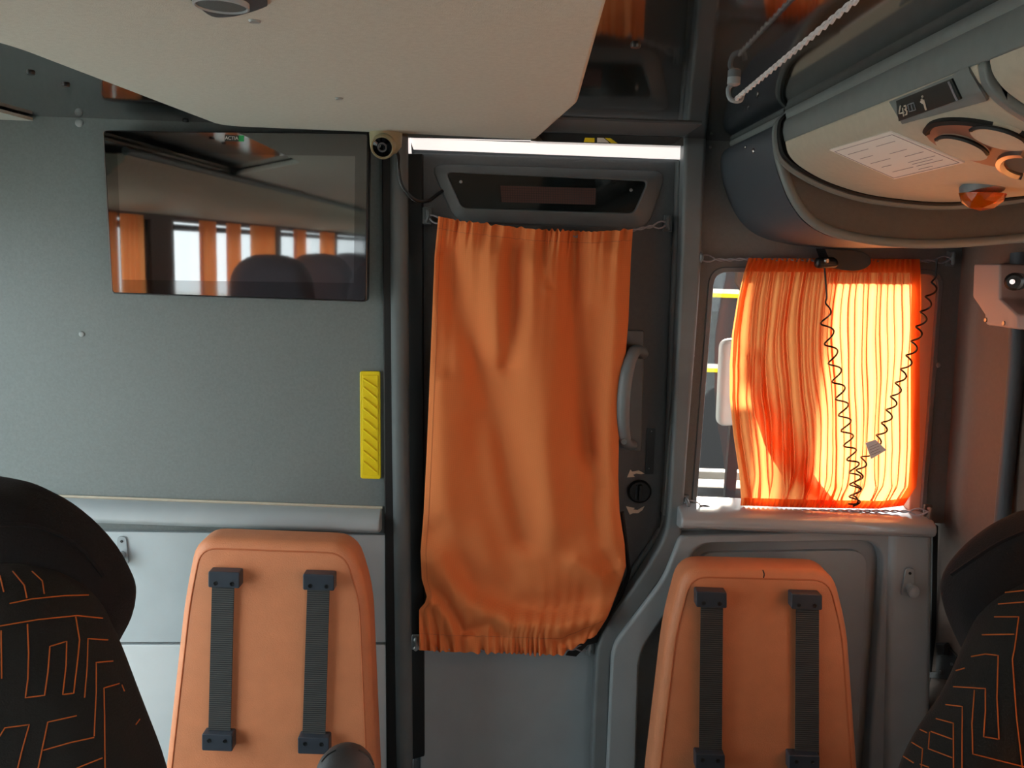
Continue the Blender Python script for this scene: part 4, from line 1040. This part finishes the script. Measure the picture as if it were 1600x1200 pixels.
# seats further back: only reflected in the television
def simple_seat(x, y, first):
    t = thing('coach_seat', (x, y, 0), 'coach seat with pale cover behind the camera, seen only reflected in the television', 'seat', 'coach seats seen only in the television')
    def cush(name, ol, yy, tt, r, m):
        bm = bmesh.new(); rings = []
        pts = ol
        for k in range(6): a = math.pi/2*k/5; rings.append([bm.verts.new((x+p, yy+tt-r+r*math.cos(a), z)) for p, z in poly_offset(pts, r*(1-math.sin(a)))])
        for k in range(6): a = math.pi/2*k/5; rings.append([bm.verts.new((x+p, yy+r-r*math.sin(a), z)) for p, z in poly_offset(pts, r*(1-math.cos(a)))])
        n = len(pts)
        for a, b in zip(rings, rings[1:]):
            for i in range(n): bm.faces.new((a[i], a[(i+1) % n], b[(i+1) % n], b[i]))
        bm.faces.new(rings[0]); bm.faces.new(rings[-1][::-1]); return obj(name, bm, m, t)
    cush('backrest', rpoly([(-.22, .45), (.22, .45), (.20, 1.20), (-.20, 1.20)], .08, 5), y, .12, .05, 'seat_fabric')
    cush('headrest_cover', rpoly([(-.19, 1.10), (.19, 1.10), (.15, 1.46), (-.15, 1.46)], .13, 6), y+.01, .14, .06, 'seat_cover')
    box('seat_cushion', (x-.22, y+.05, .40), (x+.22, y+.50, .52), 'seat_fabric', t, .04)
    box('seat_base', (x-.12, y+.12, -.17), (x+.12, y+.4, .40), 'black_plastic', t, .01)
    return t
proto = simple_seat(-.97, -1.95, True); proto.location.z = .17
for i in range(4):
    for xx in (-.97, -.50):
        if i == 0 and xx == -.97: continue
        c = proto.copy(); COL.objects.link(c); c.location = (xx, -1.95-.85*i, .17)
        for ch_ in proto.children:
            d_ = ch_.copy(); COL.objects.link(d_); d_.parent = c
# tied curtains on the left side windows (light the cabin through them, seen in the television)
def side_curtain(y, w, X, label, group, zt=WZ[1]+.01, zb=WZ[0]-.05, tie=.5, sg=1):
    bm = bmesh.new(); nu, nv = 60, 24; g = []
    for j in range(nv+1):
        v = j/nv; z = zt+(zb-zt)*v; k = 1-.45*math.exp(-((v-.85)/.22)**2)*tie*2
        row = []
        for i in range(nu+1):
            u = i/nu-.5; row.append(bm.verts.new((X+sg*(.03+.012*math.sin(u*w*180)), y+u*w*k, z)))
        g.append(row)
    for j in range(nv):
        for i in range(nu): bm.faces.new((g[j][i], g[j][i+1], g[j+1][i+1], g[j+1][i]))
    o = obj('side_curtain', bm, 'window_cloth'); tag(o, label, 'curtain', group); return o
for y, w, zb in ((-.99, .10, 0), (-1.14, .12, 0), (-1.81, .16, 0), (-2.12, .14, 0), (-2.55, .34, -.35), (-3.25, .22, 0), (-3.95, .34, 0)):
    side_curtain(y, w, XL+.02, 'orange tied curtain on a left side window, seen only mirrored in the television', 'left side window curtains', zb=WZ[0]-.05+zb)
side_curtain(-.90, .98, XR+.035, 'orange curtain half drawn across the first right side window', None, tie=0, sg=-1)
side_curtain(-2.9, .26, XR+.02, 'orange tied curtain on the right side window behind the camera', None, tie=.5, sg=-1)

# ================================================================== DRIVER'S CAB AND OUTSIDE (through the small window)
prism('ground', [(-40, -40, -.9), (40, -40, -.9), (40, 40, -.9), (-40, 40, -.9)], (0, 0, -.1), 'asphalt', kind='structure')
pn = prism('cab_sun_blocker', [(x, .50, z) for x, z in ((.645, 0), (.715, 0), (.715, ZC-.001), (.56, ZC-.001), (.56, 1.62), (.645, 1.50))], (0, .03, 0), 'cab_brown'); tag(pn, 'brown upright cab panel behind the window curtain, shaped to block the sun from part of it', 'panel')  # panel added and stepped to keep the sun off part of the curtain
tm = mat('sun_dimmer_tint', (60, 50, 45), .1); tn = tm.node_tree; tb = tn.nodes.new('ShaderNodeBsdfTransparent'); tb.inputs[0].default_value = (.74, .70, .66, 1)
tn.links.new(tb.outputs[0], tn.nodes['Material Output'].inputs[0])
sp_ = box('sun_dimmer_sheet', (.20, .505, .95), (.644, .512, ZC-.002), 'sun_dimmer_tint'); tag(sp_, 'added brownish see-through sheet behind the small window, dimming the sun on the curtain', 'screen')  # added sheet, weakens the sun reaching the left of the curtain
box('dimmer_foot', (.20, .50, 0), (.644, .517, .95), 'cab_dark', sp_)
dk = thing('cab_dashboard', (.5, 1.0, 0), 'dark dashboard with a white rail glimpsed low behind the window glass', 'dashboard')
box('dashboard_body', (-.2, .80, 0), (XR+.02, .99, 1.0), 'cab_dark', dk, bevel=.03)
zr = P(1120, 742, .85).z
box('rail', (.2, .84, zr-.012), (.80, .88, zr+.012), 'white_plastic', dk, .004)
box('rail_post', (.22, .85, .98), (.25, .87, zr), 'cab_dark', dk); box('rail_post', (.76, .85, .98), (.79, .87, zr), 'cab_dark', dk)
cs_ = thing('driver_seat', (.36, .32, 0), 'pale rounded cab seat headrest seen through the glass beside the curtain', 'seat')
cushion('headrest', rpoly([(1128, 532), (1172, 528), (1168, 664), (1122, 668)], 14), .30, .04, .012, 'white_plastic', cs_, seg=4)
q_ = P(1148, 660, .32); box('headrest_post', (q_.x-.012, .31, 0), (q_.x+.012, .33, q_.z+.02), 'cab_dark', cs_)
box('wall_cab_right', (XR+.0, .09, -.05), (XR+.05, 1.0, 1.0), 'cab_dark', kind='structure')
box('wall_cab_left', (XL-.05, .05, -.05), (XL, 1.0, ZC), 'cab_dark', kind='structure')
pbx = thing('parked_bus', (2, 6, -.9), 'dark bus with thin yellow and white stripes parked outside the window', 'bus')
box('body', (-1.5, 6, -.6), (9, 8.4, 2.6), 'cab_dark', pbx, .05)
for z in (.66, 1.33): 
    box('stripe', (-1.5, 5.985, z), (9, 6.0, z+.035), 'yellow', pbx); box('stripe', (-1.5, 5.985, z+.035), (9, 6.0, z+.075), 'white_plastic', pbx)
